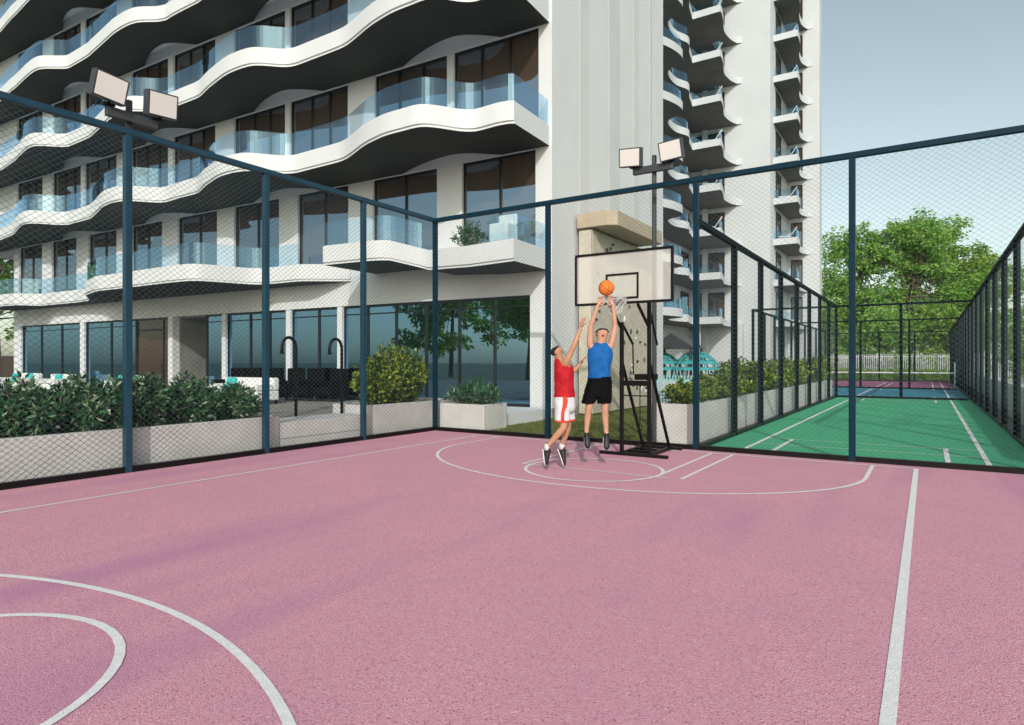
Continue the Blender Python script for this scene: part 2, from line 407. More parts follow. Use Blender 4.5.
fence('mesh_fence', 'distant side fence left of the blue court, standing behind the corridor planter', (-7.25, 33), (-7.25, 64), [2.65*k for k in range(12)], HC, r=.002, dw=.21, dh=.164, **KW)
fence('mesh_fence', 'cross fence at the far end of the green court, where the blue court begins', (-7.15, 33.05), (XR-.1, 33.05), [3.58, 6.15], HC, r=.002, dw=.21, dh=.164, **KW)
fence('mesh_fence', 'cross fence between the blue court and the purple court', (-7.15, 45.6), (XR-.1, 45.6), [3.6, 6.2], HC, r=.002, dw=.21, dh=.164, **KW)
fence('mesh_fence', 'farthest cross fence, behind the purple court in front of the white palings', (-7.15, 64), (XR-.1, 64), [3.6, 6.2], HC, r=.002, dw=.21, dh=.164, **KW)

# ------------------------------------------------------------------ main apartment building
OX, OY, AL = -8.95, 15.85, R_(2.55)
bld = root('apartment_building', 'white apartment building with wavy glass-fronted balconies beside the pink court', 'building', (OX, OY, 0), math.pi+AL)
def bl(u, w_, z):  # local to world
    e = Vector((-math.cos(AL), -math.sin(AL), 0)); n = Vector((math.sin(AL), -math.cos(AL), 0))
    return Vector((OX, OY, z))+e*u+n*w_
LV = [4.27+3.5*k for k in range(8)]        # soffit heights
TH = .58
TOP = LV[7]
D = [(.08,2.0),(.2,2.08),(.5,2.13),(1.0,2.04),(1.5,2.05),(1.8,2.5),(2.05,2.95),(2.35,3.1),(3.0,3.05),(3.5,3.05),(4.1,2.89),(4.6,2.73),(5.36,2.36),(6.0,2.06),(6.4,2.0),(7.7,1.93),(8.6,1.88),(9.0,2.2),(9.4,2.8),(9.8,2.93),(10.4,2.95),(11,2.88),(12.4,2.42),(13.4,1.98),(14.9,1.9),(15.9,1.78),(16.3,2.1),(16.65,2.6),(17.1,2.78),(17.7,2.79),(18.5,2.67),(20.3,2.08),(21.2,1.8),(21.9,1.74),(23.6,1.64),(24.0,2.0),(24.4,2.6),(24.8,2.7),(25.3,2.66),(26.1,2.46),(28,1.9),(30.3,1.55),(31.1,1.5),(31.6,2.1),(32.0,2.5),(33,2.4),(36.8,1.6)]
L0 = [(7.75,.06),(8.4,.48),(9.05,.93),(9.25,1.0),(10,.97),(11.3,1.0),(11.7,1.6),(11.9,2.6),(12.3,2.98),(13.5,3.03),(16.7,2.92),(18.55,2.9),(20.6,2.3),(22.0,1.5),(23,1.0),(24.5,.85),(28.0,.85),(28.3,1.6),(29.8,1.7),(32.6,1.9)]
M0 = [(.08,2.02),(1.58,1.76),(2.6,1.5),(3.4,1.25),(3.85,1.36),(4.15,1.85),(4.4,2.15),(5.0,2.24),(6.66,2.31)]
def smooth_curve(P, amp=1.0, base=1.9):
    def val(u):
        if u <= P[0][0]: return P[0][1]
        for (a, x), (b_, y) in zip(P, P[1:]):
            if u <= b_:
                return x+(y-x)*(u-a)/(b_-a)
        return P[-1][1]
    us = []; u = P[0][0]
    while u < P[-1][0]: us.append(u); u += .09
    us.append(P[-1][0])
    out = []
    for u in us:
        k = min(.28, u-P[0][0], P[-1][0]-u)
        v = sum(val(u+d*k/3) for d in range(-3, 4))/7
        if v > base: v = base+(v-base)*amp
        out.append((u, v))
    return out
def notch(u):
    for c in (3.55, 10.98, 18.33, 25.57):
        a, ap, e = c-1.87, c-.6, c+1.9
        if a < u < ap:
            x = (u-a)/(ap-a); return .75*math.sin(x*math.pi/2)
        if ap <= u < e:
            x = (u-ap)/(e-ap); return .75*(1-x**1.7)
    return 0
def slab(name, curve, z0, notched=True, zf=None, glass=True, gl_range=None, th=TH):
    b = MB(); n = len(curve); prof = []
    for u, wf in curve:
        z = zf(u) if zf else z0
        wb = notch(u) if notched else 0
        wb = max(wb, -.03) if wb > 0 else -.03
        z1 = z+th
        prof.append([(wb, z), (wf-.045, z), (wf-.045, z+.06), (wf, z+.075), (wf, z1), (-.03, z1), (-.03, z+.45), (wb, z+.45)])
    m = 8
    vs = [(u, p[0], p[1]) for (u, _), pr in zip(curve, prof) for p in pr]
    b.v = vs
    for i in range(n-1):
        for j in range(m):
            a, c = i*m+j, i*m+(j+1) % m
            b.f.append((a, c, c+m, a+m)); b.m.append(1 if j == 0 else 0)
    b.f.append(tuple(range(m))[::-1]); b.m.append(0)
    b.f.append(tuple((n-1)*m+j for j in range(m))); b.m.append(0)
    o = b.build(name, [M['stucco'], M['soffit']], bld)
    if glass:
        ub = curve[0][0]
        g = MB(); cg = [(u, wf-.09) for u, wf in curve if (gl_range is None or gl_range[0] <= u <= gl_range[1])]
        if gl_range is None or gl_range[0] <= ub: cg = [(cg[0][0]+.05, 0.0)]+[(cg[0][0]+.05, cg[0][1])]+cg[2:]
        vs = []; zz = [(zf(u) if zf else z0)+th for u, _ in cg]
        for i, (u, x) in enumerate(cg):
            a = Vector(cg[max(i-1, 0)]); c = Vector(cg[min(i+1, len(cg)-1)]); d = (c-a).normalized(); q = Vector((-d.y, d.x))*.007
            z = zz[i]
            vs += [(u+q.x, x+q.y, z), (u+q.x, x+q.y, z+.74), (u-q.x, x-q.y, z+.74), (u-q.x, x-q.y, z)]
        g.v = vs
        for i in range(len(cg)-1):
            for j in range(3):
                g.f.append((4*i+j, 4*i+j+1, 4*i+j+5, 4*i+j+4)); g.m.append(0)
        g.build('glass_railing', M['rail'], o)
    return o
amps = {1: 1, 2: .74, 3: .52, 4: .45, 5: .6, 6: .8, 7: .6}
z0L = 4.40
slab('balcony', smooth_curve(L0), z0L, False, gl_range=(9.2, 40))
zM = lambda u: 4.22 if u < 1.6 else (4.58 if u > 4.3 else (4.22+.10*(u-1.6)/1.8 if u < 3.4 else 4.32+.26*(u-3.4)/.9))
slab('balcony', smooth_curve(M0), 4.3, False, zM, gl_range=(3.6, 7))
g = MB(); g.box(.13, .145, 0, 1.92, 4.8, 5.5); g.box(.15, 1.0, 1.86, 1.875, 4.8, 5.5); g.build('glass_railing', M['rail'], bld)
for k in range(1, 7):
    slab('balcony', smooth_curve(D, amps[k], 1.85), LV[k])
# walls: bands above each row of windows, piers between, side wall with rib shading painted on as thin strips, roof
def wbox(name, u0, u1, w0, w1, z0, z1, m='stucco'):
    b = MB(); b.box(u0, u1, w0, w1, z0, z1); return b.build(name, M[m], bld)
wl = MB()
wl.box(0, 32.7, -.3, 0, 3.56, 4.86)                                # band over the shop glass
for k in range(1, 7): wl.box(0, 32.7 if k == 1 else 37, -.3, 0, LV[k]-.01, LV[k]+TH-.02)
wl.box(0, 37, -.3, 0, LV[7]-.4, LV[7]+.5)
P1 = [(0,.53),(3.11,4.07),(6.77,7.90),(10.43,11.44),(14.07,15.14),(17.81,18.94),(21.3,22.54),(25.02,26.12),(28.57,29.58),(32.11,32.7)]
P2 = [(0,.43),(3.43,3.68),(6.69,7.92),(10.86,11.11),(14.08,15.25),(18.13,18.5),(21.34,22.54),(25.38,25.72),(28.51,29.52),(32.34,37)]
for a, c in P1: wl.box(a, c, -.3, 0, 4.86, LV[1]-.01)
for k in range(2, 8):
    for a, c in P2: wl.box(a, c, -.3, 0, LV[k-1]+TH-.02, (LV[k]-.01 if k < 7 else LV[7]-.4))
for a, c in ((0,.71),(25.41,25.79),(31.9,32.7),(18.17,18.5)): wl.box(a, c, -.3, 0, 0, 3.56)
wl.build('wall', M['stucco'], bld)
sw = MB(); SD = -10.4
sw.box(.005, .30, SD, -.3, 0, TOP+.5)
for a, c, d_, mi in ((-2.6,-1.9,.003,1),(-5.3,-4.3,.004,2),(-7.35,-6.75,.003,1),(-8.95,-8.6,.004,2)):
    sw.box(-d_, .004, a, c, 0, TOP+.45, mi)
sw.build('side_wall', [M['stucco'], M['stucco_b'], M['stucco_c']], bld)
rf = MB(); rf.box(.3, 37, SD, -.3, TOP, TOP+.3); rf.box(.3, 37, SD-.3, SD, 0, TOP+.5)
rf.box(36.7, 37, SD, -.3, LV[1], TOP); rf.box(32.4, 32.7, SD, -.3, 0, LV[1]); rf.box(32.7, 37, SD, -.3, LV[1]-.01, LV[1]+.2)
rf.build('rear_wall', M['stucco'], bld)
def window(u0, u1, z0, z1, mull=(), wd=-.12, pane='pane', transom=None, parent=None):
    f = MB(); t_ = .055
    f.box(u0, u0+t_, wd-.05, wd+.03, z0, z1); f.box(u1-t_, u1, wd-.05, wd+.03, z0, z1)
    f.box(u0+t_, u1-t_, wd-.05, wd+.03, z1-.07, z1); f.box(u0+t_, u1-t_, wd-.05, wd+.03, z0, z0+.07)
    for m_ in mull: f.box(m_-.035, m_+.035, wd-.045, wd+.025, z0+.07, z1-.07)
    o = f.build('window', M['frame'], parent or bld)
    g = MB(); g.box(u0+.02, u1-.02, wd-.03, wd-.018, z0+.02, z1-.02); g.build('pane', M[pane], o)
    if transom:
        q = MB(); q.box(u0+t_, u1-t_, wd-.04, wd+.02, transom-.02, transom+.02); q.build('transom', M['frame'], o)
    return o
def gaps(P): return [(a[1], b_[0]) for a, b_ in zip(P, P[1:])]
m1 = [[1.78],[5.41],[9.11],[12.75],[16.39],[20.15],[23.65],[27.33],[30.8]]
m2 = [[2.43,1.42],[5.69,4.68],[9.79,8.88],[12.96,12.06],[17.07,16.19],[20.24,19.31],[24.41,23.44],[27.45,26.51],[30.5,31.4]]
for (a, c), mm in zip(gaps(P1), m1): window(a, c, 4.95, LV[1]-.012, mm)
for k in range(2, 7):
    for (a, c), mm in zip(gaps(P2), m2): window(a, c, LV[k-1]+TH-.01, LV[k]-.012, mm)
# ground floor
window(.71, 16.0, .31, 3.555, [1.99,3.29,4.59,5.84,7.1,8.3,9.45,10.95,12.1,13.22,14.7], pane='gglass', transom=3.26)
window(21.1, 25.41, .31, 3.555, [23.2], pane='gglass', transom=3.26)
window(25.79, 31.9, .31, 3.555, [27.8, 29.9], pane='gglass', transom=3.26)
dr = MB()
dr.box(18.5, 18.56, -.22, -.1, .3, 3.555); dr.box(21.04, 21.1, -.22, -.1, .3, 3.555); dr.box(19.0, 19.08, -.2, -.12, .3, 3.5)
dr.box(18.56, 21.04, -.2, -.12, 3.0, 3.08); dr.box(18.56, 21.04, -.22, -.1, 3.48, 3.555)
dr = dr.build('entrance_door', M['frame'], bld)
g = MB(); g.box(18.56, 21.04, -.17, -.15, .31, 3.48); g.build('pane', M['bronze'], dr)
g = MB(); g.box(19.13, 19.16, -.1, -.06, 1.1, 1.6); g.build('handle', M['darkgrey'], dr)
rc = MB(); rc.box(16.0, 18.17, -1.6, -1.5, .3, 3.56); rc.box(18.1, 18.17, -1.5, -.3, .3, 3.56); rc.box(16.0, 16.06, -1.5, -.3, .3, 3.56); rc.box(16.06, 18.1, -1.5, -.3, 3.5, 3.56)
rc.build('recess_cladding', M['stone'], bld)
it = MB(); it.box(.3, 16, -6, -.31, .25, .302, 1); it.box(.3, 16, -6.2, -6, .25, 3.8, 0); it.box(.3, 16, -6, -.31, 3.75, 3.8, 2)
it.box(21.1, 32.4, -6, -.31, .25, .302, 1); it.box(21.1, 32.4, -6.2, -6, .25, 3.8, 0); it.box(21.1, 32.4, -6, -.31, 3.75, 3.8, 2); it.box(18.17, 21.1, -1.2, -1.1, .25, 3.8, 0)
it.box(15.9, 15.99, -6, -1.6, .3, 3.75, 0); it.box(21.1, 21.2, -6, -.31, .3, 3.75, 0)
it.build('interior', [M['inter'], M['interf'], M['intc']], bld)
for u in (8.3, 10.93, 14.7):
    c = MB(); c.box(u-.12, u+.12, -.085, .012, .31, 3.545); c.build('column', M['stucco'], bld)
for u, w_, z1, ww in ((3.0, -1.6, 3.75, .22), (4.75, -2.6, 3.75, .2), (1.2, -3.0, 1.9, .9), (2.2, -3.2, 1.7, .5)):
    c = MB(); c.box(u-ww/2, u+ww/2, w_-.2, w_, .3, z1); c.build('timber_column', M['oak'], bld)

# ------------------------------------------------------------------ far tower with stepped balconies
tw = root('apartment_tower', 'tall white tower block with stacked curved balconies behind the basketball hoop', 'building', (0, 0, 0))
ZT = 4.68; NF = 11; SH = 3.52; TT = ZT+SH*NF
b = MB()
b.box(-18.3, -18.0, 27, 57.4, 0, TT)
b.box(-18.3, -11.2, 57.4, 70, 0, TT); b.box(-11.2, -8.45, 65.5, 67, 0, TT+1.5)
b.box(-18.3, -12.5, 26.5, 26.8, 0, TT)
b.box(-16.9, -16.45, 57.1, 57.4, 0, TT)
b.build('wall', M['towerw'], tw)
def wavy(P, n=5):
    out = []
    for i in range(len(P)-1):
        p0, p1, p2, p3 = Vector(P[max(i-1, 0)]), Vector(P[i]), Vector(P[i+1]), Vector(P[min(i+2, len(P)-1)])
        for k in range(n):
            t_ = k/n
            out.append(tuple(.5*((2*p1)+(-p0+p2)*t_+(2*p0-5*p1+4*p2-p3)*t_*t_+(-p0+3*p1-3*p2+p3)*t_**3)))
    out.append(tuple(P[-1])); return out
wing = wavy([(-18.0,33),(-17.2,36),(-15.4,38.4),(-14.3,40.6),(-13.95,42.4),(-14.3,43.4),(-15.5,44.2),(-15.75,46.4),(-15.25,48.0),(-15.6,49.3)])+[(-15.95,51.3),(-13.75,51.3)]+wavy([(-13.7,51.5),(-13.95,53),(-14.3,54.6),(-14.2,56.2),(-13.9,57.2)])[1:]
rightb = [(-11.3,58.7),(-9.3,58.7)]+wavy([(-9.25,58.9),(-9.35,60.5),(-9.75,62.6),(-9.8,64.2),(-9.45,65.4)])[1:]
for k in range(NF):
    z = ZT+SH*k
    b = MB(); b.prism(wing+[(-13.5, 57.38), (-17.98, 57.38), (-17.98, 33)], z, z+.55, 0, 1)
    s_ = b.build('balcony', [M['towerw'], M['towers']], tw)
    g = MB()
    pts = [(x-.12, y+(.12 if 51 < y < 52 else 0)) for x, y in wing[8:] if y < 53.2]
    for a, c in zip(pts, pts[1:]):
        if (Vector(a)-Vector(c)).length > .05: g.bar((*a, z+.9), (*c, z+.9), .015, .7)
    g.build('glass_railing', M['rail'], s_)
    b = MB(); b.prism(rightb+[(-9.0, 65.48), (-11.18, 65.48), (-11.18, 58.7)][0:2]+[(-11.3, 65.4)], z, z+.55, 0, 1)
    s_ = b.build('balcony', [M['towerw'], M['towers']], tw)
    g = MB(); pts = [(x-.12, y+.12) for x, y in rightb if y < 61]
    for a, c in zip(pts, pts[1:]):
        if (Vector(a)-Vector(c)).length > .05: g.bar((*a, z+.9), (*c, z+.9), .015, .7)
    g.build('glass_railing', M['rail'], s_)
    if k < NF-1:
        for (x0, x1, y, ax) in ((-17.7, -16.95, 57.38, 0), (-16.4, -15.0, 57.38, 0), (-11.17, 0, 59.6, 1), (-10.9, -9.9, 65.47, 0), (-17.98, 0, 54.5, 1), (-17.98, 0, 47, 1), (-17.98, 0, 50.5, 1), (-17.98, 0, 42, 1)):
            zz0, zz1 = z+.56, z+3.1
            f = MB(); q = MB()
            if ax == 0:
                f.box(x0, x0+.08, y-.06, y+.02, zz0, zz1); f.box(x1-.08, x1, y-.06, y+.02, zz0, zz1); f.box(x0+.08, x1-.08, y-.06, y+.02, zz1-.08, zz1); q.box(x0+.08, x1-.08, y-.03, y-.01, zz0, zz1-.08)
            else:
                f.box(x0-.02, x0+.06, y, y+.08, zz0, zz1); f.box(x0-.02, x0+.06, y+2.0, y+2.08, zz0, zz1); f.box(x0-.02, x0+.06, y+.08, y+2.0, zz1-.08, zz1); q.box(x0+.01, x0+.03, y+.08, y+2.0, zz0, zz1-.08)
            fo = f.build('window', M['frame'], tw); q.build('pane', M['pane'], fo)
b = MB()
for x in (-16.0, -12.6): b.box(x, x+.35, 52.2, 52.6, 0, ZT)
b.build('ground_pillar', M['towerw'], tw)
# deck chairs on tower balconies
dc0 = None
for k in range(2, 9):
    z = ZT+SH*k+.55
    for (x, y, tg) in ((-15.0, 52.6, 'left'), (-10.6, 60.2, 'right')):
        lab = 'tiny deck chair in the %s column of tower balconies, %s balcony up' % (tg, ['', '', 'second', 'third', 'fourth', 'fifth', 'sixth', 'seventh', 'eighth'][k])
        if dc0 is None:
            dc0 = root('deck_chair', lab, 'chair', (x, y, z), 0, 'white deck chairs on the tower balconies')
            q = MB(); q.box(-.3, .3, -.5, .5, .3, .38); q.build('seat', M['sofa'], dc0)
            q = MB(); q.bar((0, .45, .35), (0, 1.0, 1.15), .6, .06); q.build('backrest', M['sofa'], dc0)
            for sx in (-.25, .25):
                for sy in (-.4, .4):
                    q = MB(); q.box(sx-.03, sx+.03, sy-.03, sy+.03, 0, .3); q.build('leg', M['sofa'], dc0)
            dc0.rotation_euler.z = R_(-70)
        else: dup(dc0, (x, y, z), R_(-70), lab)

# ------------------------------------------------------------------ vegetation
def leaf(b, p, d, size, wid, rnd):
    d = d.normalized(); u = d.cross(Vector((rnd.uniform(-1, 1), rnd.uniform(-1, 1), rnd.uniform(-.3, 1)))).normalized()
    n = d.cross(u)
    a = p; t_ = p+d*size+n*size*rnd.uniform(-.25, .1); m = p+d*size*.5
    b.add([a, m+u*wid/2+n*wid*.15, t_, m-u*wid/2+n*wid*.15], [(0, 1, 2, 3)])
def rdir(rnd, up=0):
    z = rnd.uniform(-1, 1); a = rnd.uniform(0, 6.283); r = math.sqrt(1-z*z)
    return Vector((r*math.cos(a), r*math.sin(a), z+up)).normalized()
def shrub_parts(rnd, w_, d_, h, nst, nleaf, size, wid, m, parent, up=.3, cl=.16):
    st = MB(); fo = MB()
    for i in range(nst):
        a = rnd.uniform(0, 6.283); rr = math.sqrt(rnd.random())
        top = Vector((math.cos(a)*rr*w_/2, math.sin(a)*rr*d_/2, h*(1-.42*rr*rr)*rnd.uniform(.62, 1.08)))
        base = Vector((top.x*.35, top.y*.35, 0)); mid = (base+top)/2+Vector((rnd.uniform(-.05, .05), rnd.uniform(-.05, .05), .04))
        st.tube([base, mid, top], [.008, .006, .003], 4)
        for j in range(nleaf):
            t_ = rnd.random()**.6
            p = mid.lerp(top, t_) if rnd.random() < .75 else base.lerp(mid, rnd.uniform(.3, 1))
            dr_ = rdir(rnd, up)
            leaf(fo, p+dr_*rnd.uniform(0, cl)*.4, dr_, size*rnd.uniform(.6, 1.15), wid*rnd.uniform(.7, 1.1), rnd)
    st.build('stem', M['bark'], parent); fo.build('foliage', m, parent)
def shrub(name, label, loc, w_, d_, h, nst, nleaf, size, wid, m, seed, group, up=.3, rz=0):
    o = root(name, label, 'shrub', loc, rz, group); shrub_parts(random.Random(seed), w_, d_, h, nst, nleaf, size, wid, m, o, up); return o

def tree(label, loc, H, crown, nl, size, m, seed, group, trunk_r=.16, ntr=1, fullness=1.0, name='tree'):
    """crown: list of (cx,cy,cz,rx,ry,rz) blobs relative to base; leaves sit in small clumps round limb ends"""
    rnd = random.Random(seed); o = root(name, label, 'tree', loc, 0, group)
    tk = MB(); lf = MB(); tot = sum(c[3]*c[4]*c[5] for c in crown)
    tops = []
    for i in range(ntr):
        a = rnd.uniform(0, 6.28); o2 = Vector((math.cos(a), math.sin(a), 0))*(.5 if ntr > 1 else 0)
        top = Vector((rnd.uniform(-.6, .6)*ntr*.6, rnd.uniform(-.5, .5), H*.72)); mid = o2.lerp(top, .5)+Vector((rnd.uniform(-.3, .3), 0, 0))
        tk.tube([o2, o2.lerp(mid, .5), mid, top], [trunk_r, trunk_r*.8, trunk_r*.6, trunk_r*.25], 7); tops.append((o2, mid, top))
    for cx, cy, cz, rx, ry, rz in crown:
        n = int(nl*rx*ry*rz/tot); ncl = max(6, int(n/20))
        o2, mid, top = rnd.choice(tops)
        start = mid.lerp(top, rnd.uniform(.0, .9)); c = Vector((cx, cy, cz))
        tk.tube([start, start.lerp(c, .5)+Vector((0, 0, .3)), c], [trunk_r*.35, trunk_r*.2, .02], 5)
        for i in range(ncl):
            dv = rdir(rnd); q = rnd.uniform(.45, 1.18)
            cc = c+Vector((dv.x*rx, dv.y*ry, dv.z*rz))*q
            if rnd.random() < .35: tk.tube([c.lerp(cc, .15), c.lerp(cc, .6)+Vector((0, 0, .1)), cc], [.035, .02, .008], 3, cap=False)
            r = rnd.uniform(.25, .75)*min(rx, rz, 1.6)*.62
            for j in range(int(20*fullness)):
                dd = rdir(rnd); p = cc+dd*r*rnd.random()**.5
                leaf(lf, p, Vector((dd.x, dd.y, dd.z*.4-.35)), size*rnd.uniform(.6, 1.2), size*.5, rnd)
    tk.build('trunk', M['bark'], o); lf.build('crown', m, o); return o
def blobs(rnd, n, w_, h0, h1, depth, br=(1.0, 1.9)):
    out = []
    for i in range(n):
        z = rnd.uniform(h0, h1); k = 1-abs((z-h0)/(h1-h0)-.42)*1.0
        r = rnd.uniform(*br)
        out.append((rnd.uniform(-1, 1)*w_/2*max(.25, k), rnd.uniform(-1, 1)*depth/2, z, r*1.15, r, r*.8))
    return out
G1 = 'trees beyond the far end of the courts'
rt = random.Random(3)
tree('tall airy light green tree, the highest crown beyond the courts, in the middle', (-1.2, 75, 0), 17, blobs(rt, 54, 10.5, 3.5, 15.8, 5), 24000, .36, M['L_tree'], 11, G1, .2, 3)
tree('green tree touching the right edge of the white tower beyond the courts', (-5.9, 76, 0), 16.4, blobs(rt, 44, 8.5, 3, 15.0, 5), 19000, .36, M['L_tree'], 12, G1, .18, 2)
tree('yellow-green tree on the right of the tall tree beyond the courts', (3.4, 77, 0), 13, blobs(rt, 32, 7.5, 3, 12.2, 4), 13000, .36, M['L_tree2'], 13, G1, .16, 2)
tree('low green tree just behind the white palings on the left', (-9.8, 71, 0), 9, blobs(rt, 18, 7, 1.5, 7.4, 3), 5500, .38, M['L_tree2'], 14, G1, .12, 2)
tree('low green tree just behind the white palings in the middle', (-3.4, 70, 0), 8, blobs(rt, 16, 6, 1.5, 6.4, 3), 5000, .38, M['L_tree'], 15, G1, .12, 2)
tree('low bushy tree just behind the white palings on the right', (1.6, 70, 0), 8, blobs(rt, 16, 6, 1.5, 6.0, 3), 5000, .38, M['L_tree2'], 16, G1, .12, 2)
tree('bright green tree over the low wall at the right edge of the photo', (5.6, 37, 0), 6.5, blobs(rt, 16, 4.0, 1.6, 5.3, 5), 7500, .24, M['L_tree2'], 17, 'trees behind the low right wall', .1, 2)
tree('second green tree farther along the low right wall, half behind the fence posts', (6.4, 52, 0), 7.5, blobs(rt, 16, 4.5, 1.6, 6.2, 5), 5500, .3, M['L_tree'], 18, 'trees behind the low right wall', .1, 2)
tree('green tree showing past the left end of the white building', (-56.5, 18.5, 0), 13, blobs(rt, 26, 8, 3.5, 11.5, 7), 9000, .42, M['L_tree2'], 19, 'trees left of the building', .2, 2)
tree('large dark tree behind the camera, seen mirrored in the ground floor glass', (-27, -19, 0), 14, blobs(rt, 30, 9, 3.5, 12.5, 8), 9000, .5, M['L_tree'], 20, 'trees mirrored in the windows', .22, 2)
tree('second large tree behind the camera, mirrored beside the first in the glass', (-40, -26, 0), 16, blobs(rt, 28, 10, 3, 13.5, 8), 8000, .55, M['L_tree2'], 21, 'trees mirrored in the windows', .22, 2)

# planters
def planter(label, x0, x1, y0, y1, h, loc_z=0, th=.12, poly=None):
    o = root('planter', label, 'planter', (x0, y0, 0), 0, 'pale concrete planters round the courts')
    X, Y = x1-x0, y1-y0; b = MB()
    b.box(0, X, 0, th, 0, h); b.box(0, X, Y-th, Y, 0, h); b.box(0, th, th, Y-th, 0, h); b.box(X-th, X, th, Y-th, 0, h)
    b.build('planter_wall', M['conc'], o, bevel=.012)
    b = MB(); b.box(th, X-th, th, Y-th, .01, h-.07); b.build('soil', M['earth'], o); return o
planter('long white planter full of dark shrubs behind the left fence', -10.95, -9.95, -4.5, 7.5, .62)
o = root('low_wall', 'low white bench wall between the two planters behind the left fence', 'wall', (-10.9, 7.52, 0), 0)
b = MB(); b.box(0, .93, 0, 2.27, 0, .49); b.build('wall_body', M['conc'], o, bevel=.012)
b = MB(); b.box(-.0, .935, 0, 2.26, .19, .197); b.build('joint', M['darkgrey'], o)
planter('white planter with the tall lime green bush in the fence corner', -11.15, -9.99, 9.8, 12.9, .68)
planter('short pale planter with broad-leaved plants behind the far fence, by the terrace glass', -9.9, -8.58, 12.02, 12.98, .62)
planter('concrete planter wall with lime shrubs running beside the green court', -4.55, -3.72, 12.05, 33.0, .80)
b = MB(); b.box(2.0, 2.3, 11.9, 64, 0, .98); o = b.build('low_wall', M['conc'], bevel=.015); tag(o, 'low pale boundary wall seen through the right-hand corridor fence', 'wall')

# shrubs: first of each kind built, the rest copied
def many(first, spots, labels):
    for (x, y, z, rz, s_), lb in zip(spots, labels): dup(first, (x, y, z), rz, lb, s_)
ordn = ['nearest', 'second', 'third', 'fourth', 'fifth', 'sixth', 'seventh', 'eighth', 'ninth', 'tenth', 'eleventh', 'twelfth', 'thirteenth']
GD = 'dark shrubs in the long planter behind the left fence'
dk = [shrub('shrub', 'x', (-10.45, 2.1, .5), 1.1, .95, .80, 80, 36, .12, .05, M['L_dark'], 31, GD), None, None]
dk[0].scale = (1, 1, .85)
dk[0]['label'] = 'first dark shrub of the long planter, at the left edge of the photo'
dk[1] = shrub('shrub', 'third dark shrub of the long planter, left of the thick fence post', (-10.45, 3.7, .5), 1.2, .95, .88, 84, 36, .12, .05, M['L_dark'], 32, GD)
dk[2] = shrub('shrub', 'fifth dark shrub of the long planter, right of the nearest thick post', (-10.45, 5.3, .5), 1.1, .95, .92, 80, 36, .12, .055, M['L_dark'], 33, GD)
dup(dk[1], (-10.5, 2.9, .5), 2.0, 'second dark green shrub from the left edge of the photo, in the long planter', (1, 1, .82))
dup(dk[0], (-10.4, 4.5, .5), 1.2, 'fourth dark shrub of the long planter, directly behind the nearest thick fence post', (1, 1, 1.12))
dup(dk[1], (-10.5, 6.05, .5), 3.1, 'sixth dark shrub of the long planter, with the turquoise cushion above it', (1, 1, .98))
dup(dk[2], (-10.45, 6.85, .5), 4.0, 'last dark shrub of the long planter, at its end by the second fence post', (.95, .95, .80))
GL = 'lime bushes in the corner planter'
l1 = shrub('bush', 'left half of the tall lime bush in the corner planter, behind the third fence post', (-10.55, 10.5, .6), 1.0, 1.0, 1.1, 90, 40, .12, .06, M['L_lime'], 41, GL)
l2 = shrub('bush', 'tall lime green bush in the middle of the corner planter, between two fence posts', (-10.6, 11.1, .6), 1.05, 1.3, 1.42, 110, 40, .12, .06, M['L_lime'], 42, GL)
l3 = dup(l1, (-10.75, 11.75, .6), 2.2, 'lime green bush at the court corner end of the corner planter', (1, 1, 1.2))
GB = 'broad-leaved plants in the short planter'
p1 = shrub('broad_leaf_plant', 'broad-leaved plant in the short planter next to the corner fence post', (-9.45, 12.5, .55), .85, .8, .48, 24, 26, .19, .065, M['L_mid'], 51, GB, .7)
p2 = shrub('broad_leaf_plant', 'broad-leaved plant at the right end of the short planter', (-8.85, 12.5, .55), .7, .75, .40, 22, 26, .18, .065, M['L_mid'], 52, GB, .7)
p3 = dup(p1, (-9.15, 12.6, .55), 2.4, 'broad-leaved plant in the middle of the short planter', (.9, .9, 1.15))
GC = 'lime shrubs beside the green court'
c1 = shrub('shrub', 'rounded dark-based shrub at the front of the corridor planter, by the first corridor post', (-4.1, 12.6, .72), .8, .9, .46, 60, 30, .10, .05, M['L_lime'], 61, GC)
c2 = shrub('shrub', 'second lime shrub beside the green court, right behind the first corridor post', (-4.15, 14.2, .72), .95, 1.3, .85, 80, 32, .11, .055, M['L_lime'], 62, GC)
c2.scale = (1, 1, .55)
yy = [13.4, 15.3, 16.5, 17.8, 19.2, 20.7, 22.3, 24.0, 26.0, 28.0, 30.0, 32.0]
wh = ['low lime shrub squeezed between the first and second shrubs of the corridor planter'] + ['%s lime shrub beside the green court, counted from the hoop' % n for n in ('fourth', 'fifth', 'sixth', 'seventh', 'eighth', 'ninth', 'tenth', 'eleventh', 'twelfth', 'thirteenth', 'fourteenth')]
for i, (y, lb) in enumerate(zip(yy, wh)):
    dup(c2 if i % 2 else c1, (-4.15, y, .72), i*1.7, lb, (1.05, 1.25, (.8, .75, 1.3, 1.15, 1.6, 1.1, 1.5, 1.2, 1.6, 1.2, 1.6, 1.4)[i]))
# low hedge along the far fence
rg = random.Random(5)
b = MB()
for i in range(9000):
    p = Vector((rg.uniform(-12, 3), 65.6+rg.uniform(-.35, .35), rg.uniform(.05, .95)+.12*math.sin(i))); leaf(b, p, rdir(rg, .3), .17, .08, rg)
o = b.build('hedge', M['L_tree2']); tag(o, 'low clipped green hedge in front of the white palings at the far end', 'hedge')
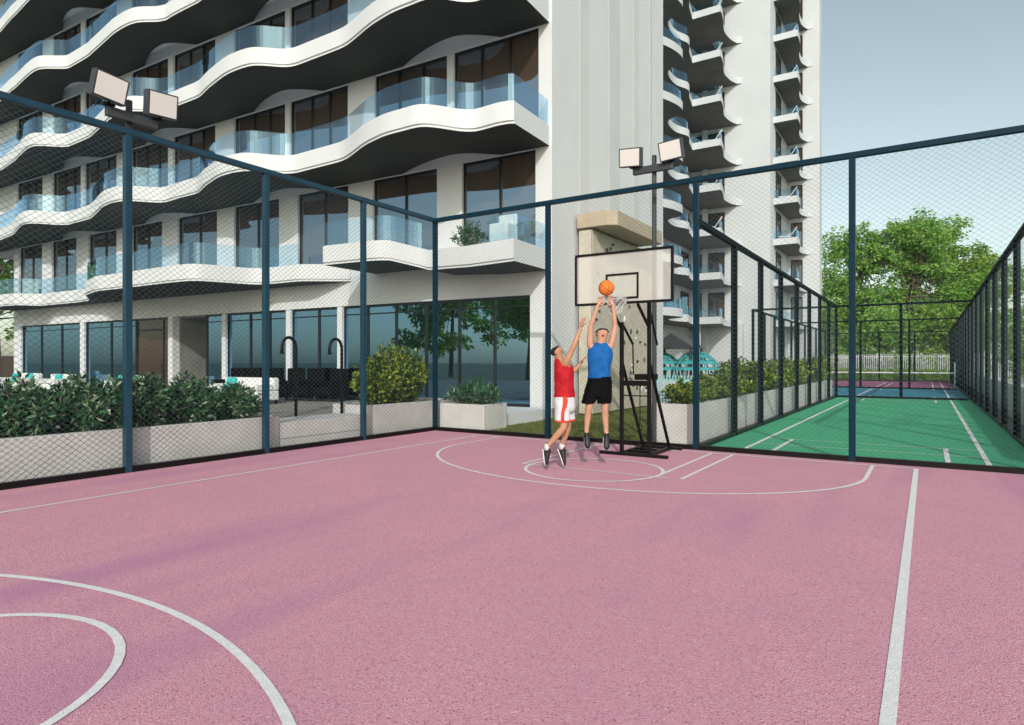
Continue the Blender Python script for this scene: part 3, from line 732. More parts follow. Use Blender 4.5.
# grass blades on the strip of lawn
b = MB()
for i in range(26000):
    x, y = rg.uniform(-8.85, -4.75), YB+.1+11*rg.random()**1.3
    h = rg.uniform(.025, .06); a = rg.uniform(0, 3.14); dx, dy = math.cos(a)*.006, math.sin(a)*.006
    b.add([(x-dx, y-dy, .01), (x+dx, y+dy, .01), (x+rg.uniform(-.02, .02), y+rg.uniform(-.02, .02), .01+h)], [(0, 1, 2)])
o = b.build('grass', M['blade']); o['kind'] = 'stuff'; tag(o, 'short green grass strip behind the hoop, below the climbing wall', 'grass')
# white palings at the far end
o = root('paling_fence', 'white vertical paling fence in front of the trees at the far end of the courts', 'fence', (-14, 66.4, 0))
b = MB()
for i in range(125): b.box(i*.16, i*.16+.05, 0, .03, .1, 2.35)
o2 = b.build('palings', M['stucco'], o); b = MB(); b.box(-.1, 20, .032, .07, .25, .32); b.box(-.1, 20, .032, .07, 2.1, 2.17); b.build('rails', M['stucco'], o)
b = MB(); b.box(-75, -44, 24, 24.2, 0, 2.2); o = b.build('timber_fence', M['brownf']); tag(o, 'dark brown fence at the far left, past the end of the building', 'fence')

# badminton net on the purple court
o = root('badminton_net', 'badminton net with a pale top tape across the blue and purple courts', 'net', (-1.6, 46.9, 0))
for x, nm in ((-4.2, 0), (2.95, 0)):
    b = MB(); b.tube([(x, 0, 0), (x, 0, 1.6)], .04, 10); b.box(x-.2, x+.2, -.2, .2, 0, .06); b.build('net_post', M['cyan'], o)
b = MB(); b.box(-4.15, 2.9, -.01, .01, .93, 1.0); b.build('tape', M['line'], o)
b = MB(); wires(b, (-4.15, 0, 0), (1, 0, 0), 7.05, .4, .93, .004, .16, .16); b.build('netting', M['wire'], o)

# ------------------------------------------------------------------ basketball hoop
hp = root('basketball_hoop', 'black steel basketball hoop stand with a clear rectangular backboard behind the two players', 'basketball hoop', (CX, 9.8, 0))
XLp, XRp, YP = -.25, .25, .56
def part(name, fn, m='black', bevel=.004, smooth=False, par=None):
    q = MB(); fn(q); return q.build(name, M[m] if isinstance(m, str) else m, par or hp, bevel=bevel, smooth=smooth)
part('post', lambda q: q.box(XLp-.03, XLp+.03, YP-.03, YP+.03, .06, 2.30))
part('post', lambda q: q.box(XRp-.03, XRp+.03, YP-.03, YP+.03, .06, 2.62))
def base(q):
    q.box(-.64, .60, YP-.09, YP-.031, 0, .055); 
    for x in (XLp, XRp): q.box(x-.03, x+.03, YP-.031, YP+1.05, .004, .06)
    q.box(-.40, .46, YP+1.052, YP+1.11, 0, .055)
    for y in (.3, .62): q.box(XLp+.031, XRp-.031, YP+y, YP+y+.05, .006, .056)
part('base_frame', base)
for x in (XLp, XRp):
    part('brace', lambda q: q.bar((x, YP+.03, 1.58), (x, YP+1.0, .05), .045))
    part('arm', lambda q: q.bar((x, .05, 2.55), (x, YP-.02, 2.2), .04))
part('upper_stay', lambda q: (q.bar((XLp, YP+.03, 2.27), (XLp+.02, YP+.45, 1.93), .035), q.bar((XLp+.02, YP+.45, 1.93), (XLp+.03, YP+.45, 1.38), .022)))
part('cross_bar', lambda q: q.box(XLp+.031, XRp-.031, YP-.025, YP+.025, 1.2, 1.29))
part('thin_bar', lambda q: q.box(XLp+.031, XRp-.031, YP-.01, YP+.01, 1.02, 1.04))
part('winch_box', lambda q: q.prism([(-.04, YP+.05), (.22, YP+.05), (.22, YP+.5), (-.08, YP+.5)], 1.30, 1.40))
part('crank_rod', lambda q: (q.tube([(.06, YP+.06, 1.25), (.06, YP+.06, .52)], .010, 6), q.tube([(.06+.045*math.cos(a*.5236), YP+.06, .48+.045*math.sin(a*.5236)) for a in range(13)], .008, 6)), smooth=True)
part('rear_strut', lambda q: q.bar((XRp, YP+.03, 2.5), (XRp+.03, YP+.3, 1.9), .03))
bd = MB(); zb0, zb1, hw = 2.565, 3.43, .86
bd.box(-hw, hw, -.012, .012, zb0, zb1); bd = bd.build('backboard', M['board'], hp)
def brd(q):
    q.box(-hw, hw, -.022, .022, zb1-.035, zb1+.005); q.box(-hw, hw, -.022, .022, zb0-.005, zb0+.035)
    q.box(-hw-.004, -hw+.035, -.021, .021, zb0+.035, zb1-.035); q.box(hw-.035, hw+.004, -.021, .021, zb0+.035, zb1-.035)
q = MB(); brd(q); q.build('board_frame', M['black'], bd)
q = MB()
q.box(-.29, .29, -.018, -.014, 3.03, 3.065); q.box(-.29, .29, -.018, -.014, 2.64, 2.675); q.box(-.29, -.255, -.018, -.014, 2.675, 3.03); q.box(.255, .29, -.018, -.014, 2.675, 3.03)
q.build('target_square', M['black'], bd)
RY, RZ = -.40, 2.625
rm = part('rim', lambda q: (q.tube([(.225*math.cos(a*.2618), RY+.225*math.sin(a*.2618), RZ) for a in range(25)], .010, 8), q.box(-.08, .08, -.17, -.023, RZ-.025, RZ+.02), q.box(-.09, .09, -.06, -.024, RZ-.09, RZ+.05)), 'rim', 0, True)
q = MB(); NN = 12
lv = [(.225, 0), (.20, -.07), (.17, -.14), (.15, -.20), (.14, -.25)]
for i in range(len(lv)-1):
    for k in range(NN):
        o0 = .5 if i % 2 else 0; o1 = .5-o0
        for dlt in (-.5, .5):
            a0 = 2*math.pi*(k+o0)/NN; a1 = 2*math.pi*(k+o0+dlt)/NN
            q.tube([(lv[i][0]*math.cos(a0), RY+lv[i][0]*math.sin(a0), RZ+lv[i][1]), (lv[i+1][0]*math.cos(a1), RY+lv[i+1][0]*math.sin(a1), RZ+lv[i+1][1])], .0026, 4, cap=False)
q.build('net', M['net'], rm)

# ------------------------------------------------------------------ floodlights
def floodlight(label, loc, rz, tops, armz=5.22, span=.47, ylamp=5.6):
    """local +Y looks towards the court"""
    o = root('floodlight', label, 'floodlight', loc, rz, 'twin floodlights over the court')
    q = MB(); q.tube([(0, 0, 0), (0, 0, armz+.28)], .045, 12); q.box(-.14, .14, -.14, .14, 0, .03); q.build('pole', M['darkgrey'], o, smooth=False)
    q = MB(); q.box(-span, span, .046, .13, armz-.07, armz+.07); q.build('crossarm', M['darkgrey'], o, bevel=.008)
    for x in (-span, span):
        mt = Matrix.Translation((x*1.02, .22, ylamp)) @ Matrix.Rotation(R_(-12), 4, 'X') @ Matrix.Rotation(R_(4 if x < 0 else -5), 4, 'Y')
        q = MB(); q.box(-.225, .225, -.10, .045, -.18, .18, 0, mt)
        for k in range(6): q.box(-.195+k*.07, -.182+k*.07, -.150, -.101, -.14, .14, 0, mt)
        h = q.build('lamp_head', M['darkgrey'], o, bevel=.006)
        q = MB(); q.box(-.198, .198, .046, .053, -.158, .158, 0, mt); q.build('lens', M['lens'], h)
        q = MB(); q.bar((x*.95, .09, armz+.06), (x*1.02, .2, ylamp-.18), .03); q.box(x*.95-.08, x*.95+.08, .05, .16, armz+.071, armz+.10); q.build('bracket', M['black'], o)
    return o
floodlight('twin floodlight on a charcoal pole above the left mesh fence', (-9.93, 4.86, 0), R_(-90), None, 5.2, .36, 5.49)
floodlight('twin floodlight on a dark pole standing behind the basketball backboard', (-4.49, 12.02, 0), R_(180), None, 5.37, .40, 5.62)

# ------------------------------------------------------------------ climbing wall
cw = root('climbing_wall', 'sand coloured climbing wall with dark holds under a light wood canopy, behind the backboard', 'climbing wall', (-8.93, 17.4, 0))
part('panel', lambda q: (q.box(.12, .45, .1, 5.2, .05, 5.62), q.box(.03, .44, .02, .098, .05, 5.6)), 'climb', .01, par=cw)
part('canopy', lambda q: q.prism([(0, -.05), (1.0, -.05), (1.25, .15), (1.25, 3.9), (0, 3.9)], 5.66, 6.1), 'wood', .015, par=cw)
rh = random.Random(9)
for mnm, cnt in (('hold', 46), ('holdl', 16)):
    q = MB()
    for i in range(cnt):
        q.sphere((.455, rh.uniform(.3, 5.0), rh.uniform(.4, 5.4)), (.05, rh.uniform(.04, .1), rh.uniform(.04, .09)), 7, 5)
    q.build('holds', M[mnm], cw)
part('rope', lambda q: (q.tube([(.62, 1.9, 5.66), (.60, 1.9, 3.2), (.58, 1.92, .6)], .012, 5)), 'tealp', 0, par=cw)

# ------------------------------------------------------------------ showers, sofas, chairs
def shower(label, x, y, z, h, side):
    o = root('outdoor_shower', label, 'shower', (x, y, z), 0, 'black hook-shaped outdoor showers')
    pts = [(0, 0, 0), (0, 0, h-.22)]+[(0, -.17*(1-math.cos(a*math.pi/10)), h-.22+.22*math.sin(a*math.pi/10)) for a in range(1, 11)]+[(0, -.34, h-.3)]
    q = MB(); q.tube(pts, .032, 10); q.build('pipe', M['black'], o, smooth=True)
    q = MB(); q.tube([(0, -.34, h-.3), (0, -.34, h-.34)], .045, 10); q.build('shower_head', M['black'], o)
    q = MB(); q.tube([(.03, 0, 1.05), (.09, 0, 1.05)], .03, 8); q.build('tap', M['black'], o); return o
shower('black hook-shaped shower pole on the low bench wall, midway between two fence posts', -10.88, 8.6, .36, 1.75, 1)
shower('black hook-shaped shower pole next to the lime green bush', -10.72, 9.68, .36, 1.75, 1)
def sofa(label, u, w_, n, cush, rz=0):
    p = bl(u, w_, .3); o = root('sofa', label, 'sofa', p, math.pi+AL+rz, 'white terrace sofas')
    Wd = 1.0+.7*n
    q = MB(); q.box(-Wd/2, Wd/2, -.42, .42, .12, .42); q.build('seat', M['sofa'], o, bevel=.04)
    q = MB(); q.box(-Wd/2, Wd/2, -.43, -.2, .425, .82); q.build('backrest', M['sofa'], o, bevel=.05)
    for sx in (-1, 1):
        q = MB(); q.box(sx*Wd/2-.0-(.18 if sx > 0 else 0), sx*Wd/2+(.18 if sx < 0 else 0), -.195, .42, .425, .62); q.build('armrest', M['sofa'], o, bevel=.03)
        for sy in (-.36, .36):
            q = MB(); q.box(sx*(Wd/2-.08)-.03, sx*(Wd/2-.08)+.03, sy-.03, sy+.03, 0, .12); q.build('leg', M['black'], o)
    for i, cx in enumerate(cush):
        c = MB(); mt = Matrix.Translation(p) @ Matrix.Rotation(math.pi+AL+rz, 4, 'Z') @ Matrix.Translation((cx, -.12, .62)) @ Matrix.Rotation(R_(14), 4, 'X')
        c.box(-.22, .22, -.07, .07, -.2, .2); c_ = c.build('cushion', M['teal'], None, bevel=.06); c_.matrix_world = mt
        tag(c_, 'turquoise cushion%s on the %s' % ((', left one,' if cx > 0 else ', right one,') if len(cush) > 1 else '', label), 'cushion', 'turquoise cushions on the terrace sofas')
    return o
sofa('white sofa left of the first shower pole', 9.5, 3.0, 2, [.75])
sofa('white sofa near the white column and curtains', 16.6, 2.8, 1, [.5, -.35])
sofa('white sofa in front of the brown entrance door', 21.5, 3.0, 1, [.0])
sofa('white sofa left of the nearest thick post', 25.6, 2.6, 2, [.7, -.6])
sofa('white sofa at the far left end of the terrace', 30.2, 2.6, 1, [.3, -.5])
o = root('coffee_table', 'low white table in front of the sofa by the first shower pole', 'table', bl(8.9, 4.3, .3), math.pi+AL)
q = MB(); q.box(-.5, .5, -.3, .3, .34, .39); q.build('tabletop', M['sofa'], o, bevel=.01)
for x in (-.42, .42):
    for y in (-.22, .22):
        q = MB(); q.box(x-.025, x+.025, y-.025, y+.025, 0, .34); q.build('leg', M['darkgrey'], o)
def armchair(label, u, w_, sc=1):
    o = root('armchair', label, 'armchair', bl(u, w_, .3), math.pi+AL, 'black armchairs against the glass')
    q = MB(); q.box(-.38, .38, -.38, .38, .2, .46); q.build('seat', M['weave'], o, bevel=.04)
    q = MB(); q.box(-.42, .42, -.48, -.385, .1, 1.1); q.build('backrest', M['weave'], o, bevel=.04)
    for s_ in (-1, 1):
        q = MB(); q.box(s_*.42-.04, s_*.42+.04, -.38, .4, .1, .66); q.build('armrest', M['weave'], o, bevel=.02)
    for x in (-.34, .34):
        for y in (-.32, .32):
            q = MB(); q.box(x-.02, x+.02, y-.02, y+.02, 0, .2); q.build('leg', M['darkgrey'], o)
    o.scale = (sc, sc, sc); return o
armchair('black high-backed armchair between the shower poles, nearer the left pole', 9.85, 1.0)
armchair('black high-backed armchair between the two shower poles, nearer the right pole', 8.85, 1.0)
armchair('black high-backed armchair behind the right shower pole and the lime bush', 7.85, .9)
armchair('black armchair behind the white sofa, right of the second fence post', 11.3, .8)
armchair('black armchair behind the white sofa, left of the second fence post', 12.4, .8)
armchair('black armchair behind the white sofa, next to the curtain', 13.3, .8)
def curtain(label, u0, u1, w_, z1):
    q = MB(); n = 40; L_ = u1-u0; vs = []
    for i in range(n+1):
        x = u0+L_*i/n; y = w_+.05*math.sin(i*1.7); p = bl(x, y, .32); k = 1
        r_ = bl(x+(u0+L_/2-x)*.35, y, 1.2); t_ = bl(x, y, z1); vs += [tuple(p), tuple(r_), tuple(t_)]
    q.v = vs
    for i in range(n):
        for j in (0, 1): q.f.append((3*i+j, 3*i+3+j, 3*i+4+j, 3*i+1+j)); q.m.append(0)
    o = q.build('curtain', M['curt'], smooth=True)
    s_ = o.modifiers.new('s', 'SOLIDIFY'); s_.thickness = .01
    tag(o, label, 'curtain', 'pale gathered curtains behind the glass'); return o
curtain('pale gathered curtain behind the glass beside the grey cladding', 15.0, 15.8, -.55, 2.35)
curtain('pale gathered curtain behind the glass on the right of the white column', 13.3, 14.3, -.55, 2.35)
curtain('pale curtain behind the glass next to the brown door, on its left', 21.6, 22.5, -.6, 2.35)
curtain('pale curtain behind the glass just right of the big left window column', 23.6, 24.9, -.6, 2.35)
# balcony things on the first floor, right-hand flat
q = MB(); q.box(-.3, .3, -.3, .3, .1, .62); q.box(-.3, .3, -.3, -.2, .62, .95); o = q.build('balcony_armchair', M['sofa'], bevel=.05); o.location = bl(1.0, 1.0, 4.82); o.rotation_euler.z = math.pi+AL
tag(o, 'white armchair on the first-floor balcony at the right end of the building', 'armchair')
sh = shrub('balcony_plant', 'small leafy plant on the first-floor balcony beside the white armchair', bl(2.2, .9, 4.85), 1.3, .6, .8, 34, 22, .12, .05, M['L_mid'], 77, None, .4)

# ------------------------------------------------------------------ playground
pg = root('play_structure', 'teal playground climbing dome with a small grey gabled roof beyond the planter', 'playground', (-9.9, 29.5, .5))
q = MB(); q.box(-2.2, 2.2, -1.3, 1.3, -.5, .32); q.build('platform', M['conc'], pg)
q = MB()
for cx in (-.9, .9):
    for a in range(7):
        an = math.pi*a/7
        q.tube([(cx+1.15*math.cos(t_*math.pi/12)*math.cos(an), 1.15*math.cos(t_*math.pi/12)*math.sin(an), .35+1.25*math.sin(t_*math.pi/12)) for t_ in range(13)], .035, 5)
    for h in (.35, .8, 1.2):
        rr = 1.15*math.sqrt(max(0, 1-((h-.35)/1.25)**2)); q.tube([(cx+rr*math.cos(k*.5236), rr*math.sin(k*.5236), h) for k in range(13)], .03, 5)
q.build('dome_bars', M['tealp'], pg, smooth=True)
q = MB()
for cx in (-.9, .9):
    for i in range(3):
        q.loft([(cx, 0, .75+.28*i, 1.28-.3*i, 1.28-.3*i), (cx, 0, .88+.28*i, 1.18-.3*i, 1.18-.3*i)], 18)
q.build('dome_shell', M['tealp'], pg)
q = MB()
q.add([(-1.1, -.9, 1.75), (1.1, -.9, 1.75), (0, -.9, 2.45), (-1.1, .9, 1.75), (1.1, .9, 1.75), (0, .9, 2.45)], [(0, 2, 5, 3), (1, 4, 5, 2), (0, 1, 2), (3, 5, 4), (0, 3, 4, 1)])
q.build('roof', M['darkgrey'], pg)
for x in (-.9, .9):
    for y in (-.8, .8):
        q = MB(); q.box(x-.05, x+.05, y-.05, y+.05, 0, 1.76); q.build('roof_post', M['darkgrey'], pg)
o = root('picket_fence', 'pale picket fence around the playground, seen between the hoop stand and the corridor', 'fence', (-12.5, 24.5, 0))
q = MB()
for i in range(70): q.box(i*.12, i*.12+.04, 0, .03, 0, 1.1)
q.build('pickets', M['cyan'], o); q = MB(); q.box(0, 8.4, .032, .06, .85, .91); q.box(0, 8.4, .032, .06, .2, .26); q.build('rails', M['cyan'], o)

# ------------------------------------------------------------------ people
def skinmesh(name, nodes, edges, m, parent, sub=2, rootk=None):
    me = bpy.data.meshes.new(name+'_src'); keys = list(nodes); ix = {k: i for i, k in enumerate(keys)}
    me.from_pydata([nodes[k][:3] for k in keys], [(ix[a], ix[b_]) for a, b_ in edges], [])
    o = bpy.data.objects.new(name+'_src', me); col.objects.link(o)
    o.modifiers.new('skin', 'SKIN'); sm = o.modifiers.new('sub', 'SUBSURF'); sm.levels = sub; sm.render_levels = sub
    for i, k in enumerate(keys):
        r = nodes[k][3]; r = r if isinstance(r, tuple) else (r, r)
        me.skin_vertices[0].data[i].radius = r; me.skin_vertices[0].data[i].use_root = (k == rootk)
    dg = bpy.context.evaluated_depsgraph_get(); dg.update()
    nm = bpy.data.meshes.new_from_object(o.evaluated_get(dg)); nm.name = name
    bpy.data.objects.remove(o); bpy.data.meshes.remove(me)
    nm.materials.clear(); nm.materials.append(m)
    for p in nm.polygons: p.use_smooth = True
    r = bpy.data.objects.new(name, nm); col.objects.link(r); r.parent = parent; return r
def hand(N, E, key, wrist, d, side, curl, n_):
    """palm then four fingers and a thumb; d: hand direction, side: towards the thumb, n_: palm normal"""
    w_ = Vector(wrist); d = Vector(d).normalized(); s_ = Vector(side); s_ = (s_-d*s_.dot(d)).normalized(); pn = Vector(n_)
    pn = (pn-d*pn.dot(d)-s_*pn.dot(s_)).normalized()
    palm = w_+d*.055; N[key+'palm'] = (*palm, .026); E.append((key, key+'palm'))
    for i, (off, ln) in enumerate(((.030, .070), (.010, .080), (-.010, .074), (-.030, .058))):
        a = palm+d*.035+s_*off; b_ = a+d*ln*.5+s_*off*.25+pn*curl*.2*ln; c = b_+d*ln*.45+s_*off*.2+pn*curl*.7*ln
        for j, (p, r) in enumerate(((a, .0115), (b_, .0095), (c, .008))): N['%s%d_%d' % (key, i, j)] = (*p, r)
        E += [(key+'palm', '%s%d_0' % (key, i)), ('%s%d_0' % (key, i), '%s%d_1' % (key, i)), ('%s%d_1' % (key, i), '%s%d_2' % (key, i))]
    a = w_+d*.035+s_*.035; b_ = a+d*.03+s_*.03; c = b_+d*.03+s_*.008+pn*.01
    for j, (p, r) in enumerate(((a, .014), (b_, .011), (c, .009))): N['%st_%d' % (key, j)] = (*p, r)
    E += [(key+'palm', key+'t_0'), (key+'t_0', key+'t_1'), (key+'t_1', key+'t_2')]
def shoe(parent, ankle, toe, upv):
    """heel at ankle end, sole facing away from upv"""
    a, t_ = Vector(ankle), Vector(toe); d = (t_-a).normalized(); up = Vector(upv); up = (up-d*up.dot(d)).normalized(); s_ = d.cross(up)
    heel = a-up*.055-d*.04; L_ = (t_-a).length+.04; q = MB()
    prof = [(0, .030, .085), (.12, .038, .105), (.3, .040, .095), (.5, .044, .075), (.7, .050, .058), (.88, .044, .045), (1.0, .020, .025)]
    rings = []
    for f, wd, ht in prof:
        c = heel+d*L_*f; ring = []
        for k in range(12):
            an = 2*math.pi*k/12; ring.append(c+s_*wd*math.cos(an)+up*(ht/2+ht/2*math.sin(an)+.012))
        rings.append(ring)
    vs = [p for r in rings for p in r]; fs = []
    for i in range(len(rings)-1):
        for k in range(12): fs.append((i*12+k, i*12+(k+1) % 12, (i+1)*12+(k+1) % 12, (i+1)*12+k))
    fs += [tuple(range(12))[::-1], tuple(range(len(vs)-12, len(vs)))]; q.add(vs, fs)
    q.tube([a+up*.0-d*.005, a+up*.055-d*.01], [.045, .040], 12)
    o = q.build('shoe', M['shoe'], parent, smooth=True)
    q = MB(); vs = []
    for f, wd, ht in prof:
        c = heel+d*L_*f
        vs += [c+s_*(wd+.004), c-s_*(wd+.004), c-s_*(wd+.003)+up*.013, c+s_*(wd+.003)+up*.013]
    fs = []
    for i in range(len(prof)-1):
        for k in range(4): fs.append((i*4+k, i*4+(k+1) % 4, (i+1)*4+(k+1) % 4, (i+1)*4+k))
    fs += [(3, 2, 1, 0), tuple(range(len(vs)-4, len(vs)))]; q.add(vs, fs); q.build('sole', M['sole'], o)
from mathutils.bvhtree import BVHTree
def frame_(f, up):
    f = Vector(f).normalized(); up = Vector(up); up = (up-f*up.dot(f)).normalized(); return f, up, f.cross(up)
def face(parent, body, c, f, up, m, mouth_open=.0):
    """eyes, brows, nose, mouth and ears set on the surface of the head centred at c looking along f"""
    c = Vector(c); f, up, s_ = frame_(f, up); me = body.data
    bvh = BVHTree.FromPolygons([v.co for v in me.vertices], [tuple(p.vertices) for p in me.polygons])
    def hit(x, z, d=None):
        d = d or f; o_ = c+up*z+(s_*x)+d*.35; h = bvh.ray_cast(o_, -d); return h[0] if h[0] else c+d*.08+up*z+s_*x
    a, n_, e_ = hit(0, .018), hit(0, -.022), hit(0, -.032)
    q = MB(); q.tube([a-f*.006, (a+n_)/2+f*.006, n_+f*.012, e_-f*.004], [.007, .010, .014, .010], 10); q.build('nose', m, parent, smooth=True)
    for g in (-1, 1):
        e = hit(g*.030, .016)
        q = MB(); q.sphere(e-f*.006, (.0125, .0125, .0085), 12, 8); o = q.build('eye', M['sole'], parent, smooth=True)
        q = MB(); q.sphere(e+f*.003, .0055, 10, 7); q.build('pupil', M['hair'], o)
        b1, b2, b3 = hit(g*.014, .034), hit(g*.03, .038), hit(g*.045, .032)
        q = MB(); q.tube([b1, b2+f*.001, b3], [.0035, .0045, .0025], 6); q.build('brow', M['hair'], parent)
        sd_ = s_*g; h = bvh.ray_cast(c-f*.012-up*.004, sd_)[0] or c+sd_*.08
        q = MB(); q.sphere(h+sd_*.004, (.013, .018, .030), 10, 8); q.build('ear', m, parent, smooth=True)
    mo = hit(0, -.056)
    q = MB(); q.sphere(mo-f*.004, (.023, .010, .007+mouth_open), 12, 8); q.build('mouth', M['mouth'], parent, smooth=True)
def hairm(parent, body, c, f, up):
    """short hair grown from the scalp faces of the head"""
    c = Vector(c); f, up, s_ = frame_(f, up); me = body.data; b_ = MB(); ix = {}
    for p in me.polygons:
        d = Vector(p.center)-c
        x, y, z = d.dot(s_)/.08, d.dot(f)/.095, d.dot(up)/.1
        if d.length > .20 or abs(x) > 1.15 or z < -.6 or abs(y) > 1.45: continue
        if z > .25+.08*max(y, 0) or (y < .05 and z > -.35) or (y < .35 and z > .1):
            ids = []
            for v in p.vertices:
                if v not in ix:
                    vv = me.vertices[v]; k = .013+.010*noise.noise(vv.co*60)+.016*max(0, z)
                    ix[v] = len(b_.v); b_.v.append(tuple(vv.co+vv.normal*k))
                ids.append(ix[v])
            b_.f.append(tuple(ids)); b_.m.append(0)
    o = b_.build('hair', M['hair'], parent, smooth=True)
    s2 = o.modifiers.new('s', 'SOLIDIFY'); s2.thickness = .02; s2.offset = -1
    return o
def cloth(q, name, m, parent, vox=.010, amp=.006):
    """fuse the lofts of a garment into one surface and press soft folds into it"""
    o = q.build(name+'_src', m); r = o.modifiers.new('r', 'REMESH'); r.mode = 'VOXEL'; r.voxel_size = vox
    sm = o.modifiers.new('s', 'SMOOTH'); sm.iterations = 5
    dg = bpy.context.evaluated_depsgraph_get(); dg.update(); nm = bpy.data.meshes.new_from_object(o.evaluated_get(dg)); nm.name = name
    bpy.data.objects.remove(o)
    for v in nm.vertices:
        c_ = v.co; n1 = noise.noise(Vector((c_.x*16, c_.y*16, c_.z*6)))+.5*noise.noise(Vector((c_.x*30+3, c_.y*30, c_.z*14+c_.x*20)))
        v.co = c_+v.normal*amp*(n1+.3)
    for p in nm.polygons: p.use_smooth = True
    nm.materials.clear(); nm.materials.append(m)
    r = bpy.data.objects.new(name, nm); col.objects.link(r); r.parent = parent; return r

# player in blue: leaps facing the camera, both hands under the ball
pb = root('person', 'man in blue shirt and black shorts jumping with both hands up to the ball', 'person', (-4.21, 8.95, 0), YAW, 'basketball players')
N = {}; E = []
N['pel'] = (0, 0, 1.26, (.13, .09)); N['wst'] = (-.01, 0, 1.42, (.125, .085)); N['cst'] = (0, 0, 1.64, (.145, .10)); N['upc'] = (0.005, 0, 1.79, (.10, .075))
N['nk'] = (.01, -.01, 1.90, .055); N['jaw'] = (.025, -.03, 1.965, (.072, .080)); N['hd'] = (.03, -.015, 2.045, (.090, .106)); N['hdt'] = (.03, 0, 2.10, (.085, .098))
E += [('pel', 'wst'), ('wst', 'cst'), ('cst', 'upc'), ('upc', 'nk'), ('nk', 'jaw'), ('jaw', 'hd'), ('hd', 'hdt')]
for g, sh_, el, wr in (('l', (-.155, 0, 1.84), (-.150, -.03, 2.15), (-.045, -.06, 2.455)), ('r', (.165, 0, 1.845), (.225, -.03, 2.15), (.190, -.06, 2.450))):
    N[g+'s'] = (*sh_, .062); N[g+'b'] = (sh_[0]*.55+el[0]*.45, -.015, sh_[2]*.55+el[2]*.45, .052); N[g+'e'] = (*el, .040)
    N[g+'f'] = (el[0]*.65+wr[0]*.35, -.045, el[2]*.65+wr[2]*.35, .040); N[g+'w'] = (*wr, .027)
    E += [('upc', g+'s'), (g+'s', g+'b'), (g+'b', g+'e'), (g+'e', g+'f'), (g+'f', g+'w')]
BALL = Vector((.090, -.05, 2.735))
hand(N, E, 'lw', N['lw'][:3], (.45, 0, 1), (1, -.3, 0), .25, (1, 0, 0))
hand(N, E, 'rw', N['rw'][:3], (-.30, 0, 1), (-1, -.3, 0), .25, (-1, 0, 0))
for g, hip, kn, an in (('L', (-.085, 0, 1.20), (-.175, -.04, .93), (-.205, .03, .545)), ('R', (.085, 0, 1.20), (.068, -.04, .93), (.098, .03, .545))):
    N[g+'h'] = (*hip, .088); N[g+'t'] = ((hip[0]+kn[0])/2, -.02, (hip[2]+kn[2])/2, .078); N[g+'k'] = (*kn, .056)
    N[g+'c'] = (kn[0]*.65+an[0]*.35, .01, kn[2]*.65+an[2]*.35, .057); N[g+'a'] = (*an, .036); N[g+'x'] = (an[0], -.02, an[2]-.05, .034)
    E += [('pel', g+'h'), (g+'h', g+'t'), (g+'t', g+'k'), (g+'k', g+'c'), (g+'c', g+'a'), (g+'a', g+'x')]
body = skinmesh('body', N, E, M['skin'], pb, 2, 'pel')
q = MB(); q.loft([(-.012, 0, 1.355, .176, .125), (-.012, 0, 1.42, .170, .122), (-.01, 0, 1.52, .172, .124), (-.004, 0, 1.63, .188, .132), (0, 0, 1.73, .196, .130), (.003, 0, 1.80, .182, .118), (.005, 0, 1.85, .150, .098), (.008, 0, 1.885, .10, .08), (.01, 0, 1.905, .078, .068)], 28, wob=.06)
cloth(q, 'shirt', M['bshirt'], pb, .009, .010)
q = MB(); q.loft([(-.005, 0, 1.39, .170, .122), (-.008, 0, 1.33, .182, .13), (-.02, 0, 1.22, .200, .135), (-.035, 0, 1.15, .205, .13), (-.04, -.01, 1.09, .16, .115), (-.05, -.01, 1.06, .10, .08)], 24, wob=.03)
for g in (-1, 1):
    c0, c1 = (-.11, -.180) if g < 0 else (.075, .060)
    q.loft([(c0, 0, 1.24, .100, .125), (c0*.6+c1*.4, -.01, 1.12, .108, .125), (c1, -.02, .985, .108, .118), (c1, -.02, .978, .09, .10)], 20, wob=.06)
cloth(q, 'shorts', M['bshort'], pb, .009, .010)
face(pb, body, (.03, -.015, 2.045), (0.0, -1, .22), (0, 0, 1), M['skin'], .010)
hairm(pb, body, (.03, -.005, 2.05), (0, -1, .22), (0, 0, 1))
shoe(pb, (-.205, .0, .47), (-.195, -.10, .31), (0, -1, -.35)); shoe(pb, (.098, .0, .46), (.092, -.10, .29), (0, -1, -.35))
# ball
bw = Matrix.Translation((-4.21, 8.95, 0)) @ Matrix.Rotation(YAW, 4, 'Z') @ BALL
bo = root('basketball', 'orange basketball above the hands of the jumping player in blue', 'ball', bw, YAW)
q = MB(); q.sphere((0, 0, 0), .12, 32, 20); q.build('ball', M['ball'], bo, smooth=True)
q = MB()
def great(ax):
    rot = Matrix.Rotation(R_(ax[0]), 3, 'X') @ Matrix.Rotation(R_(ax[1]), 3, 'Y')
    return [rot @ Vector((.1195*math.cos(k*.2618), .1195*math.sin(k*.2618), 0)) for k in range(25)]
for ax in ((20, 35), (100, 20), (60, 100)): q.tube(great(ax), .0028, 5, cap=False)
q.build('seams', M['black'], bo, smooth=True)

